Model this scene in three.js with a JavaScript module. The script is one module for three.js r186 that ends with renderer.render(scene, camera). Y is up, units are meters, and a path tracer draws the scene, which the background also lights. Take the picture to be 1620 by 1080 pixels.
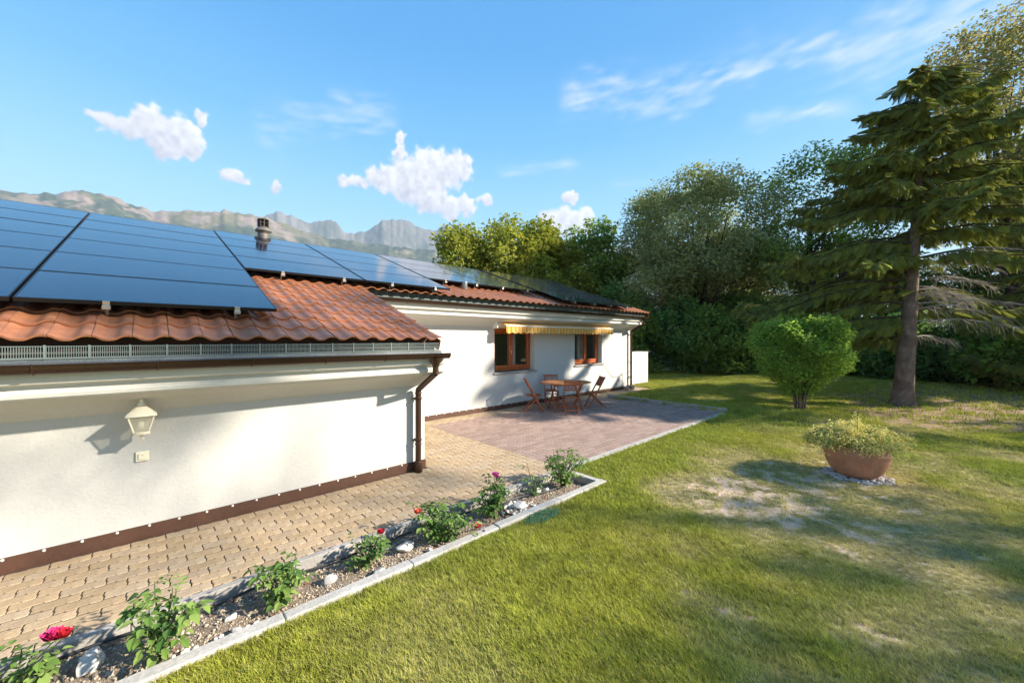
import * as THREE from 'three';
import { mergeGeometries, toCreasedNormals } from 'three/addons/utils/BufferGeometryUtils.js';
import { RoundedBoxGeometry } from 'three/addons/geometries/RoundedBoxGeometry.js';

// ---------------------------------------------------------------- camera, light, exposure
// world axes follow the house: x runs along its garden front, z points out of that front into the garden, y up
const scene = new THREE.Scene();
const HEADING = Math.atan2(670, 621);                 // the lens looks this far from +x towards -z
const camera = new THREE.PerspectiveCamera(2 * Math.atan(540 / 621) * 180 / Math.PI, 1620 / 1080, 0.05, 20000);
camera.position.set(0, 2, 0);
camera.lookAt(Math.cos(HEADING), 2, -Math.sin(HEADING));
camera.setViewOffset(1620, 1080, 0, 4, 1620, 1080);
const renderer = new THREE.WebGLRenderer({ antialias: true });
renderer.toneMapping = THREE.LinearToneMapping;
renderer.toneMappingExposure = 3.5;
renderer.shadowMap.enabled = true;
const SUN = new THREE.Vector3(0.87, 0.70, 1.0).normalize();
const sun = new THREE.DirectionalLight(new THREE.Color().setRGB(1.0, 0.90, 0.74), 3.8);
sun.position.copy(SUN).multiplyScalar(60).add(new THREE.Vector3(8, 0, -4));
sun.target.position.set(8, 0, -4);
sun.castShadow = true; sun.shadow.radius = 2.6; sun.shadow.mapSize.set(4096, 4096);
Object.assign(sun.shadow.camera, { left: -35, right: 35, top: 30, bottom: -30, near: 1, far: 140 });
scene.add(sun, sun.target);

// ---------------------------------------------------------------- numbers
function rng(seed) { let a = seed >>> 0; return () => { a = (a + 0x6D2B79F5) | 0; let t = Math.imul(a ^ (a >>> 15), 1 | a); t = (t + Math.imul(t ^ (t >>> 7), 61 | t)) ^ t; return ((t ^ (t >>> 14)) >>> 0) / 4294967296; }; }
const hash = (x, y, s) => { let h = Math.imul(x | 0, 374761393) ^ Math.imul(y | 0, 668265263) ^ Math.imul(s | 0, 1274126177); h = Math.imul(h ^ (h >>> 13), 1274126177); return ((h ^ (h >>> 16)) >>> 0) / 4294967296; };
const fade = t => t * t * (3 - 2 * t), mix = (a, b, t) => a + (b - a) * t, clamp = (x, a = 0, b = 1) => x < a ? a : x > b ? b : x;
const sstep = (a, b, x) => fade(clamp((x - a) / (b - a)));
function vn(x, y, s = 0, per = 0) {
  const xi = Math.floor(x), yi = Math.floor(y), fx = fade(x - xi), fy = fade(y - yi);
  const w = i => per ? ((i % per) + per) % per : i;
  return mix(mix(hash(w(xi), w(yi), s), hash(w(xi + 1), w(yi), s), fx), mix(hash(w(xi), w(yi + 1), s), hash(w(xi + 1), w(yi + 1), s), fx), fy);
}
function fbm(x, y, oct = 4, s = 0, per = 0) { let a = 0, f = 1, g = .5, n = 0; for (let i = 0; i < oct; i++) { a += g * vn(x * f, y * f, s + i * 17, per ? per * f : 0); n += g; f *= 2; g *= .5; } return a / n; }

// ---------------------------------------------------------------- sky: clear blue with small cumulus and cirrus, going on all round
{
  const W = 3072, H = 1536, data = new Float32Array(W * H * 4), D = Math.PI / 180;
  // [azimuth from the lens axis, elevation, half width, half height] in degrees
  const puffs = [
    [[-42.8, 21.95, 1.7, 1.9], [-41.4, 21.6, 1.9, 2.1], [-44.25, 20.9, 1.2, 1.3], [-39.8, 21.5, 1.7, 1.8], [-41.4, 20.3, 1.4, 1.5], [-39.4, 20.85, 1.2, 1.3], [-45.9, 21.2, .9, .8], [-47, 21.3, .6, .4], [-38.4, 23.7, .65, .6]],
    [[-10.9, 22.8, 3.6, 3], [-14.4, 21.4, 3.5, 3], [-8.1, 23.6, 2.4, 2], [-18.3, 21.2, 2, 1.8], [-21.1, 20.35, 1.3, .9], [-23.1, 20.25, .9, .7], [-11.8, 19.8, 2.9, 2.5], [-9, 18.3, 1.9, 1.6], [-6.6, 18.65, 1.6, 1.4], [-3.9, 19.5, 1, .8], [-15.9, 24.6, 1, .9], [-16, 26.2, .8, .7]],
    [[-35.9, 18.85, 1.2, .7], [-35, 18.7, 1, .6]], [[-30.9, 18.3, .6, .7]], [[8.2, 19.6, 1.3, .8]], [[7.3, 16.4, 2.6, 2.3], [9.6, 16.4, 2.2, 2], [5, 17, 1.2, 1]],
  ];
  const streaks = [ // [path, half width, strength]
    [[[6, 31.2], [15.3, 30.8], [21.9, 30], [28.7, 30.6], [35.3, 30.7], [43.5, 29.3], [54, 27.6]], 1.9, .50], [[[29.8, 25.9], [37.1, 24.6], [42.3, 23.4]], .8, .5], [[[-33.8, 23.6], [-28.7, 25.7], [-21.9, 27.3], [-15.3, 28.8]], 1.7, .34],
    [[[-2.8, 23], [3.7, 23.5], [10.5, 23.5]], .6, .32], [[[12.7, 20.7], [21.1, 20.7]], .5, .2], [[[40, 25.2], [48, 26.9], [53, 26.2]], .6, .3], [[[-26, 30.4], [-20.3, 27.6]], .8, .3]];
  const r = rng(5);
  for (let k = 0; k < 16; k++) { // more of the same cloud round the rest of the sky
    const az = 72 + r() * 216, el = 14 + r() * 26, n = 4 + r() * 6 | 0, c = [];
    for (let i = 0; i < n; i++) c.push([az + (r() - .5) * 12, el + (r() - .5) * 3, 1.4 + r() * 2, 1.2 + r() * 1.2]);
    puffs.push(c);
    if (k % 2) { const a2 = 75 + r() * 200, e2 = 20 + r() * 22; streaks.push([[[a2, e2], [a2 + 9, e2 + 1], [a2 + 20, e2 - 1]], 1.3, .4]); }
  }
  const boxes = puffs.map(c => [Math.min(...c.map(b => b[0] - b[2])) - 3, Math.max(...c.map(b => b[0] + b[2])) + 3, Math.min(...c.map(b => b[1] - b[3])) - 2.5, Math.max(...c.map(b => b[1] + b[3])) + 2.5]);
  const sboxes = streaks.map(([p, w]) => [Math.min(...p.map(b => b[0])) - 5, Math.max(...p.map(b => b[0])) + 5, Math.min(...p.map(b => b[1])) - 3 * w, Math.max(...p.map(b => b[1])) + 3 * w]);
  const stops = [[-90, .34, .40, .42], [-1, .40, .46, .48], [0, .66, .78, .86], [8, .42, .67, .86], [16, .25, .55, .83], [26, .095, .385, .74], [36, .04, .28, .64], [50, .035, .235, .57], [90, .03, .20, .50]];
  const K = 0.405;
  for (let j = 0; j < H; j++) {
    const el = ((j + .5) / H - .5) * 180; let q = 0; while (q < stops.length - 2 && el > stops[q + 1][0]) q++;
    const t = clamp((el - stops[q][0]) / (stops[q + 1][0] - stops[q][0])), base = [1, 2, 3].map(i => mix(stops[q][i], stops[q + 1][i], t));
    for (let i = 0; i < W; i++) {
      const lon = ((i + .5) / W - .5) * 2 * Math.PI; let az = lon / D + HEADING / D; if (az < -72) az += 360; if (az > 288) az -= 360;
      const dx = Math.cos(el * D) * Math.cos(lon), dy = Math.sin(el * D), dz = Math.cos(el * D) * Math.sin(lon);
      const c = dx * SUN.x + dy * SUN.y + dz * SUN.z, glow = el > -1 ? .20 * Math.pow(Math.max(0, c), 3) + .5 * Math.pow(Math.max(0, c), 60) : 0;
      let R = base[0] * (1 + .5 * glow) + .30 * glow, Gn = base[1] + .24 * glow, B = base[2] + .16 * glow;
      if (el > 5) {
        let cov = 0, lit = 1;
        for (let k = 0; k < sboxes.length; k++) {
          const s = sboxes[k]; if (az < s[0] || az > s[1] || el < s[2] || el > s[3]) continue;
          const [path, w, str] = streaks[k];
          for (let m = 0; m + 1 < path.length; m++) {
            const [ax, ay] = path[m], [bx2, by2] = path[m + 1], ux = bx2 - ax, uy = by2 - ay, L = ux * ux + uy * uy, h = clamp(((az - ax) * ux + (el - ay) * uy) / L);
            const ex = az - ax - h * ux, ey = el - ay - h * uy, wob = (fbm(az * .35, el * .8, 3, 60 + k) - .5) * w * 2.2, d = Math.hypot(ex * .6, ey + wob) / w;
            const end = Math.min(1, (m === 0 ? h * 1.3 : 1), (m === path.length - 2 ? (1 - h) * 1.3 + .0 : 1)), f = fbm(az * .30 + el * .35, el * 1.5 - az * .22, 5, 80 + k);
            cov = Math.max(cov, str * Math.exp(-d * d) * sstep(.12, .95, f) * 1.2 * (path.length > 1 ? sstep(0, .45, end) : 1));
          }
        }
        for (let k = 0; k < boxes.length; k++) {
          const s = boxes[k]; if (az < s[0] || az > s[1] || el < s[2] || el > s[3]) continue;
          const wx = az + (fbm(az * .9, el * .9, 4, 7) - .5) * 1.7, wy = el + (fbm(az * .9 + 40, el * .9, 4, 9) - .5) * 1.5;
          let f = -9, hy = 0, wsum = 0;
          for (const b of puffs[k]) { const ex = (wx - b[0]) / b[2], ey = (wy - b[1]) / b[3], v = 1 - ex * ex - ey * ey; if (v > f) f = v; const g = Math.exp(Math.max(-6, v * 2)); hy += g * (ey * .75 + ex * .45); wsum += g; }
          const n = fbm(az * 1.6, el * 1.6, 5, 31) - .5, v = f * 1.15 + .12 + n * 1.25, dens = sstep(-.2, .62, v);
          if (dens > cov) { cov = dens; lit = clamp(.80 + .20 * hy / wsum + n * .55 + .12 * (1 - dens), .52, 1.08); }
        }
        if (cov > 0) { const w = cov; R = mix(R, .80 * lit, w); Gn = mix(Gn, .79 * lit, w); B = mix(B, .82 * mix(1, lit, .85), w); }
      }
      const o = (j * W + i) * 4; data[o] = R * K; data[o + 1] = Gn * K; data[o + 2] = B * K; data[o + 3] = 1;
    }
  }
  const sky = new THREE.DataTexture(data, W, H, THREE.RGBAFormat, THREE.FloatType);
  sky.mapping = THREE.EquirectangularReflectionMapping; sky.magFilter = THREE.LinearFilter; sky.needsUpdate = true;
  scene.background = sky; scene.environment = sky;
}

// ---------------------------------------------------------------- helpers
const used = new Map();
function numbered(n) { const k = used.get(n) || 0; used.set(n, k + 1); return k ? `${n}_${String(k).padStart(3, '0')}` : n; }
function muv(g, k = 1) { // uv in metres, by the way each face points
  g = g.index ? g.toNonIndexed() : g;
  const p = g.attributes.position, u = new Float32Array(p.count * 2), a = new THREE.Vector3(), b = new THREE.Vector3(), c = new THREE.Vector3();
  for (let i = 0; i < p.count; i += 3) {
    a.fromBufferAttribute(p, i); b.fromBufferAttribute(p, i + 1); c.fromBufferAttribute(p, i + 2);
    const n = b.clone().sub(a).cross(c.clone().sub(a)), x = Math.abs(n.x), y = Math.abs(n.y), z = Math.abs(n.z);
    [a, b, c].forEach((v, j) => { const [s, t] = y >= x && y >= z ? [v.x, v.z] : x > z ? [v.z, v.y] : [v.x, v.y]; u[(i + j) * 2] = s * k; u[(i + j) * 2 + 1] = t * k; });
  }
  g.setAttribute('uv', new THREE.BufferAttribute(u, 2));
  for (const n of Object.keys(g.attributes)) if (!['position', 'normal', 'uv', 'color'].includes(n)) g.deleteAttribute(n);
  return g;
}
const merge = l => l.length === 1 ? l[0] : mergeGeometries(l.map(g => g.index ? g.toNonIndexed() : g));
function obj(name, geos, mat, parent) {
  const m = new THREE.Mesh(merge([].concat(geos)), mat); m.name = parent === scene ? numbered(name) : name; m.castShadow = m.receiveShadow = true; parent.add(m); return m;
}
function mesh(name, geo, mat, parent) { const m = new THREE.Mesh(geo, mat); m.name = parent === scene ? numbered(name) : name; m.castShadow = m.receiveShadow = true; parent.add(m); return m; }
function tag(o, label, category, group) { Object.assign(o.userData, { label, category }); if (group) o.userData.group = group; return o; }
function thing(name, label, category, pos = [0, 0, 0], turn = 0, group) { const g = new THREE.Group(); g.name = numbered(name); g.position.set(...pos); g.rotation.y = turn; scene.add(g); return tag(g, label, category, group); }
function setting(name, geos, mat, label) { const m = geos ? obj(name, geos, mat, scene) : new THREE.Group(); if (!geos) { m.name = numbered(name); scene.add(m); } m.userData.kind = 'structure'; if (label) m.userData.label = label; return m; }
const bx = (x0, x1, y0, y1, z0, z1) => muv(new THREE.BoxGeometry(x1 - x0, y1 - y0, z1 - z0).translate((x0 + x1) / 2, (y0 + y1) / 2, (z0 + z1) / 2));
const rbx = (x0, x1, y0, y1, z0, z1, r = .006) => muv(new RoundedBoxGeometry(x1 - x0, y1 - y0, z1 - z0, 1, Math.min(r, .49 * Math.min(x1 - x0, y1 - y0, z1 - z0))).translate((x0 + x1) / 2, (y0 + y1) / 2, (z0 + z1) / 2));
const V = (x, y, z) => new THREE.Vector3(x, y, z);
function bar(a, b, w, d, side = V(1, 0, 0)) { // a beam from a to b, w along side
  const A = V(...a), Bv = V(...b), L = A.distanceTo(Bv), g = new RoundedBoxGeometry(w, L, d, 1, Math.min(w, d) * .22), y = Bv.clone().sub(A).normalize();
  const x = side.clone().sub(y.clone().multiplyScalar(side.dot(y))).normalize(), z = x.clone().cross(y);
  return muv(g).applyMatrix4(new THREE.Matrix4().makeBasis(x, y, z).setPosition(A.add(Bv).multiplyScalar(.5)));
}
function tube(pts, rad, rs = 8, cap = true) { // a round limb through pts with its own radius at each
  const P = pts.map(p => p.isVector3 ? p : V(...p)), n = P.length, pos = [], nor = [], uv = [], idx = []; let up = V(.3, .2, 1).normalize(), len = 0;
  for (let i = 0; i < n; i++) {
    const t = P[Math.min(n - 1, i + 1)].clone().sub(P[Math.max(0, i - 1)]).normalize(), s = up.clone().sub(t.clone().multiplyScalar(up.dot(t))).normalize(), q = t.clone().cross(s); up = s;
    const r = Array.isArray(rad) ? rad[i] : rad; if (i) len += P[i].distanceTo(P[i - 1]);
    for (let j = 0; j <= rs; j++) { const a = j / rs * Math.PI * 2, d = s.clone().multiplyScalar(Math.cos(a)).addScaledVector(q, Math.sin(a)); pos.push(P[i].x + d.x * r, P[i].y + d.y * r, P[i].z + d.z * r); nor.push(d.x, d.y, d.z); uv.push(j / rs * 6.28 * Math.max(.03, r), len); }
  }
  for (let i = 0; i < n - 1; i++) for (let j = 0; j < rs; j++) { const a = i * (rs + 1) + j, b = a + rs + 1; idx.push(a, a + 1, b, a + 1, b + 1, b); }
  if (cap) for (const e of [0, n - 1]) { const c = pos.length / 3; pos.push(P[e].x, P[e].y, P[e].z); const d = P[e].clone().sub(P[e ? e - 1 : 1]).normalize(); nor.push(d.x, d.y, d.z); uv.push(0, 0); for (let j = 0; j < rs; j++) { const a = e * (rs + 1) + j; e ? idx.push(a, a + 1, c) : idx.push(a + 1, a, c); } }
  const g = new THREE.BufferGeometry(); g.setAttribute('position', new THREE.Float32BufferAttribute(pos, 3)); g.setAttribute('normal', new THREE.Float32BufferAttribute(nor, 3)); g.setAttribute('uv', new THREE.Float32BufferAttribute(uv, 2)); g.setIndex(idx); return g.toNonIndexed();
}
function curve(pts, n = 16) { return new THREE.CatmullRomCurve3(pts.map(p => V(...p))).getPoints(n); }
function prism(profile, x0, x1, crease = .5) { // closed outline [[z, y] ...] drawn out along x
  const sh = new THREE.Shape(profile.map(p => new THREE.Vector2(p[0], p[1]))), g = new THREE.ExtrudeGeometry(sh, { depth: x1 - x0, bevelEnabled: false, steps: 1 });
  g.applyMatrix4(new THREE.Matrix4().set(0, 0, 1, x0, 0, 1, 0, 0, 1, 0, 0, 0, 0, 0, 0, 1)); // (z, y, depth) -> (x, y, z)
  const p = g.attributes.position, ix = []; for (let i = 0; i < p.count; i += 3) ix.push(i, i + 2, i + 1); // that swap mirrors: turn the faces back
  const q = g.clone(); for (const n of ['position']) { const s = g.attributes[n], a = new Float32Array(s.count * 3); ix.forEach((k, i) => { a[i * 3] = s.getX(k); a[i * 3 + 1] = s.getY(k); a[i * 3 + 2] = s.getZ(k); }); q.setAttribute(n, new THREE.BufferAttribute(a, 3)); }
  q.computeVertexNormals(); return muv(toCreasedNormals(q, crease));
}
function lathe(pts, seg = 28) { return muv(new THREE.LatheGeometry(pts.map(p => new THREE.Vector2(p[0], p[1])), seg)); }
function tex(size, f, srgb = true) {
  const d = new Uint8Array(size * size * 4); for (let j = 0; j < size; j++) for (let i = 0; i < size; i++) { const c = f(i / size, j / size), o = (j * size + i) * 4; for (let k = 0; k < 3; k++) d[o + k] = clamp(Array.isArray(c) ? c[k] : c) * 255; d[o + 3] = 255; }
  const t = new THREE.DataTexture(d, size, size); t.wrapS = t.wrapT = THREE.RepeatWrapping; t.magFilter = THREE.LinearFilter; t.minFilter = THREE.LinearMipmapLinearFilter; t.generateMipmaps = true; if (srgb) t.colorSpace = THREE.SRGBColorSpace; t.needsUpdate = true; return t;
}
function rep(t, k, k2 = k) { const c = t.clone(); c.repeat.set(k, k2); c.needsUpdate = true; return c; }
const lin = (r, g, b) => new THREE.Color().setRGB(r, g, b);
const std = (c, rough = .8, o = {}) => new THREE.MeshStandardMaterial({ color: c, roughness: rough, ...o });
const leafMat = (c, tr = .38) => new THREE.MeshPhysicalMaterial({ color: c, roughness: 1, transmission: tr, thickness: 0, side: THREE.DoubleSide, specularIntensity: .35 });

// ---------------------------------------------------------------- materials
const nGrain = tex(256, (u, v) => fbm(u * 32, v * 32, 4, 3, 32), false);
const nCoarse = tex(256, (u, v) => fbm(u * 6, v * 6, 5, 11, 6), false);
const tStucco = tex(512, (u, v) => { const n = fbm(u * 4, v * 4, 4, 23, 4), f = fbm(u * 90, v * 90, 2, 29, 90); const s = .955 + (n - .5) * .035 + (f - .5) * .03; return [s, s * .995, s * .98]; });
const tMottle = tex(512, (u, v) => { const n = fbm(u * 6, v * 6, 5, 41, 6), f = fbm(u * 120, v * 120, 2, 43, 120); const s = .86 + (n - .5) * .22 + (f - .5) * .16; return [s, s, s]; });
const tClay = tex(512, (u, v) => { const n = fbm(u * 8, v * 8, 5, 51, 8), f = fbm(u * 90, v * 90, 2, 53, 90), d = sstep(.62, .75, fbm(u * 14, v * 14, 4, 57, 14)); const s = .86 + (n - .5) * .24 + (f - .5) * .12; return [s, s * (1 - .10 * d), s * (1 - .14 * d)]; });
const tWood = tex(512, (u, v) => { const w = fbm(u * 40, v * 2, 4, 61, 0) * .6 + fbm(u * 9 + fbm(v * 3, u * 3, 2, 63) * 1.5, v * 1.2, 3, 67) * .4; const s = .70 + w * .5; return [s, s * .97, s * .93]; });
const tBark = tex(512, (u, v) => { const n = fbm(u * 8, v * 8, 5, 71, 8), c = Math.abs(fbm(u * 12, v * 5, 4, 73, 0) - .5) * 2, s = .55 + n * .5 + c * .25; return [s, s * .97, s * .95]; });
const nBark = tex(256, (u, v) => Math.abs(fbm(u * 10, v * 5, 4, 77) - .5) * 2, false);
const M = {
  wall: std(lin(.58, .572, .56), .92, { map: rep(tStucco, .5), bumpMap: rep(nGrain, 1.6), bumpScale: .0022 }),
  cornice: std(lin(.64, .63, .60), .8, { map: rep(tStucco, .4), bumpMap: rep(nGrain, 1), bumpScale: .0008 }),
  plinth: std(lin(.115, .052, .032), .5, { map: rep(tMottle, .8), bumpMap: rep(nCoarse, 1.2), bumpScale: .003 }),
  gutter: std(lin(.075, .042, .026), .34, { metalness: .55, map: rep(tMottle, .7) }),
  pipe: std(lin(.10, .05, .03), .36, { metalness: .5, map: rep(tMottle, .9) }),
  zinc: std(lin(.36, .38, .40), .38, { metalness: .8, map: rep(tMottle, .8) }),
  comb: std(lin(.15, .185, .175), .5),
  deck: std(lin(.10, .05, .035), .9),
  blackAlu: std(lin(.018, .018, .02), .35, { metalness: .6 }),
  alu: std(lin(.6, .6, .61), .35, { metalness: .9 }),
  glassPV: new THREE.MeshPhysicalMaterial({ color: lin(.008, .012, .028), roughness: .07, metalness: 0, ior: 1.6, specularIntensity: 1, clearcoat: .35, clearcoatRoughness: .16 }),
  chimney: std(lin(.23, .21, .20), .6, { metalness: .35, map: rep(tMottle, 1.5) }),
  screw: std(lin(.78, .76, .7), .45),
  frame: std(lin(.40, .095, .022), .42, { map: rep(tWood, 1.2), bumpMap: rep(nGrain, 1), bumpScale: .0004 }),
  pane: new THREE.MeshPhysicalMaterial({ color: lin(.97, .98, .97), transmission: 1, thickness: 0, roughness: .02, ior: 1.5 }),
  stone: std(lin(.42, .41, .39), .75, { map: rep(tMottle, 1) }),
  curtain: new THREE.MeshPhysicalMaterial({ color: lin(.62, .60, .56), roughness: .95, transmission: .35, thickness: 0, side: THREE.DoubleSide }),
  white: std(lin(.80, .78, .72), .42, { map: rep(tStucco, 1) }),
  cream: std(lin(.80, .74, .58), .38),
  lampGlass: new THREE.MeshPhysicalMaterial({ color: lin(.92, .90, .82), transmission: .85, thickness: 0, roughness: .45 }),
  chairWood: std(lin(.34, .095, .032), .46, { map: rep(tWood, 1.8) }),
  tableWood: std(lin(.46, .20, .085), .5, { map: rep(tWood, .9) }),
  concrete: std(lin(.46, .43, .40), .9, { map: rep(tMottle, .9), bumpMap: rep(nGrain, 1.2), bumpScale: .003 }),
  paleConcrete: std(lin(.58, .55, .51), .9, { map: rep(tMottle, .7), bumpMap: rep(nGrain, 1.4), bumpScale: .003 }),
  joint: std(lin(.075, .058, .045), 1, { bumpMap: rep(nGrain, 3), bumpScale: .006 }),
  terracotta: std(lin(.60, .275, .16), .72, { map: rep(tClay, .8), bumpMap: rep(nGrain, 1.4), bumpScale: .0015 }),
  rock: std(lin(.72, .70, .66), .85, { map: rep(tMottle, 1.6), bumpMap: rep(nCoarse, 3), bumpScale: .012 }),
  hose: std(lin(.02, .02, .022), .5),
  bark: std(lin(.20, .145, .12), .95, { map: rep(tBark, .8), bumpMap: rep(nBark, 1), bumpScale: .02 }),
  darkBark: std(lin(.085, .062, .05), .95, { map: rep(tBark, .8), bumpMap: rep(nBark, 1), bumpScale: .02 }),
  deadTwig: std(lin(.30, .26, .24), .95),
  stem: std(lin(.075, .085, .03), .8),
};
// ---------------------------------------------------------------- lawn: what grows where
const PAVED = [[-9, 4.72, -5.5, -3.13], [3.0, 11.47, -8.6, -3.83], [11.4, 15.0, -8.6, -7.62], [-9, 3.1, -16, -5.3], [3.0, 14.5, -16, -8.4]];
const paved = (x, z, m = 0) => PAVED.some(([a, b, c, d]) => (x > a - m && x < b + m && z > c - m && z < d + m)) && !(x > 4.72 + m && z > -3.83 + m);
const lawnY = (x, z) => {
  const r = sstep(11.3, 11.6, x) * sstep(-7.7, -6.6, z) * .10 + sstep(9, 22, x) * .06;
  return -.035 + r + (paved(x, z, .25) ? 0 : (fbm(x * .7, z * .7, 3, 5) - .5) * .03);
};
const gauss = (x, z, cx, cz, rx, rz) => Math.exp(-(((x - cx) / rx) ** 2) - ((z - cz) / rz) ** 2);
function lawnKind(x, z) { // bare earth, straw, needle litter: 0 to 1 each
  const n = fbm(x * 1.1, z * 1.1, 4, 101), f = fbm(x * 6.5, z * 6.5, 3, 103), e = n * .42 + f * .58;
  const worn = gauss(x, z, 6.7, -1.45, 2.3, 1.15) * 1.0 + gauss(x, z, 5.2, -2.1, 1.0, .8) * .55 + gauss(x, z, 5.4, .4, 2.6, 1.6) * .42 + gauss(x, z, 9.5, .3, 3, 1.5) * .25 + gauss(x, z, 3.6, .2, 1.2, .8) * .28;
  const litter = clamp(gauss(x, z, 16.4, -.2, 4.2, 2.0) * 1.5 + gauss(x, z, 20, 1.2, 4.5, 1.6) * 1.6 + gauss(x, z, 24, 1, 3.5, 2.6) * 1.6);
  return { bare: sstep(.50, .74, worn * .50 + (e - .5) * 1.9 + .09), straw: clamp(sstep(.30, .62, worn * .6 + (n - .5) * .9 + .22) * .85 + sstep(.54, .74, fbm(x * .8 + 9, z * .8, 4, 109)) * .34), litter: sstep(.35, .75, litter + (e - .5) * .9), tone: fbm(x * .55 + 3, z * .55, 4, 107), fine: f };
}
{
  const S = 2048, X0 = -4, Z0 = -20, EXT = 36;
  const t = tex(S, (u, v) => {
    const x = X0 + u * EXT, z = Z0 + v * EXT, k = lawnKind(x, z), g = fbm(x * 28, z * 28, 2, 113), s = .55 + .9 * g;
    let c = [mix(.17, .25, k.tone) * s, mix(.19, .23, k.tone) * s, .055 * s];
    const to = (d, w) => { c = c.map((q, i) => mix(q, d[i] * (.7 + .6 * g), w)); };
    to([.27, .215, .115], k.straw * .8); to([.47, .345, .25], k.bare * .9); to([.26, .15, .105], k.litter * .9);
    return c.map(q => q <= .0031308 ? q * 12.92 : 1.055 * q ** (1 / 2.4) - .055);
  });
  const xs = [], zs = [], add = (a, l, h, st) => { for (let x = l; x < h - 1e-6; x += st) a.push(x); };
  [-900, -400, -200, -100, -50, -25, -14, -9, -6].forEach(v => xs.push(v)); add(xs, -4, 30, .4); [31, 32, 40, 60, 100, 200, 400, 900].forEach(v => xs.push(v));
  [-900, -400, -200, -100, -50, -25].forEach(v => zs.push(v)); add(zs, -20, 12, .4); [13, 16, 25, 50, 100, 200, 400, 900].forEach(v => zs.push(v));
  for (const v of [4.72, 11.47, 11.4, 14.5, 15.0, 3.0, 3.1]) xs.push(v); for (const v of [-8.4, -3.13, -3.83, -7.62, -5.3, -8.6, -5.5, -16]) zs.push(v);
  const uq = a => [...new Set(a.map(v => +v.toFixed(3)))].sort((p, q) => p - q), X = uq(xs), Z = uq(zs), pos = [], uv = [], idx = [];
  for (const z of Z) for (const x of X) { pos.push(x, lawnY(x, z), z); uv.push((x - X0) / EXT, (z - Z0) / EXT); }
  for (let j = 0; j + 1 < Z.length; j++) for (let i = 0; i + 1 < X.length; i++) {
    if (paved((X[i] + X[i + 1]) / 2, (Z[j] + Z[j + 1]) / 2)) continue;
    const a = j * X.length + i, b = a + X.length; idx.push(a, b, a + 1, a + 1, b, b + 1);
  }
  const g = new THREE.BufferGeometry(); g.setAttribute('position', new THREE.Float32BufferAttribute(pos, 3)); g.setAttribute('uv', new THREE.Float32BufferAttribute(uv, 2)); g.setIndex(idx); g.computeVertexNormals();
  t.wrapS = t.wrapT = THREE.MirroredRepeatWrapping;
  setting('lawn', g, std(0xffffff, 1, { map: t, bumpMap: rep(nGrain, 36), bumpScale: .012 }), 'garden lawn with worn straw patches');
}
// ---------------------------------------------------------------- paving
const paverShape = (() => { // zigzag block, 0.247 x 0.12, centred, top at y = 0
  const w = .2485 / 2, d = .1135 / 2, a = .0055, o = [];
  const top = [[-1, -a], [-.60, -a], [-.5, a], [-.10, a], [0, -a], [.40, -a], [.5, a], [.90, a], [1, -a]];
  for (const [u, k] of top) o.push([u * w, -d + k]);
  o.push([w - .005, -.012], [w + .003, .012]);
  for (const [u, k] of top.slice().reverse()) o.push([u * w, d + k]);
  o.push([-w + .003, .012], [-w - .005, -.012]);
  const sh = o.map(p => new THREE.Vector2(p[0], -p[1])), tri = THREE.ShapeUtils.triangulateShape(sh, []), pos = [], nor = [], n = o.length, e = .965;
  const P = (i, lo) => lo ? [o[i][0], -.02, o[i][1]] : [o[i][0] * (1 - .0035 / w), 0, o[i][1] * (1 - .0035 / d)], mid = i => [o[i][0] * 1.004, -.008, o[i][1] * 1.004];
  const face = (...v) => { pos.push(...v.flat()); const A = V(...v[0]), n2 = V(...v[1]).sub(A).cross(V(...v[2]).sub(A)).normalize(); for (let k = 0; k < 3; k++) nor.push(n2.x, n2.y, n2.z); };
  for (const [i, j, k] of tri) face(P(i), P(j), P(k));
  const ccw = nor[1] > 0; if (!ccw) { pos.length = 0; nor.length = 0; for (const [i, j, k] of tri) face(P(i), P(k), P(j)); }
  for (let i = 0; i < n; i++) { const j = (i + 1) % n; const f1 = [P(i), mid(i), P(j)], f2 = [P(j), mid(i), mid(j)]; for (const f of [f1, f2]) face(...f); }
  const g = new THREE.BufferGeometry(); g.setAttribute('position', new THREE.Float32BufferAttribute(pos, 3)); g.setAttribute('normal', new THREE.Float32BufferAttribute(nor, 3)); return muv(g);
})();
const FWX = Math.cos(HEADING), FWZ = -Math.sin(HEADING);
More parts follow.
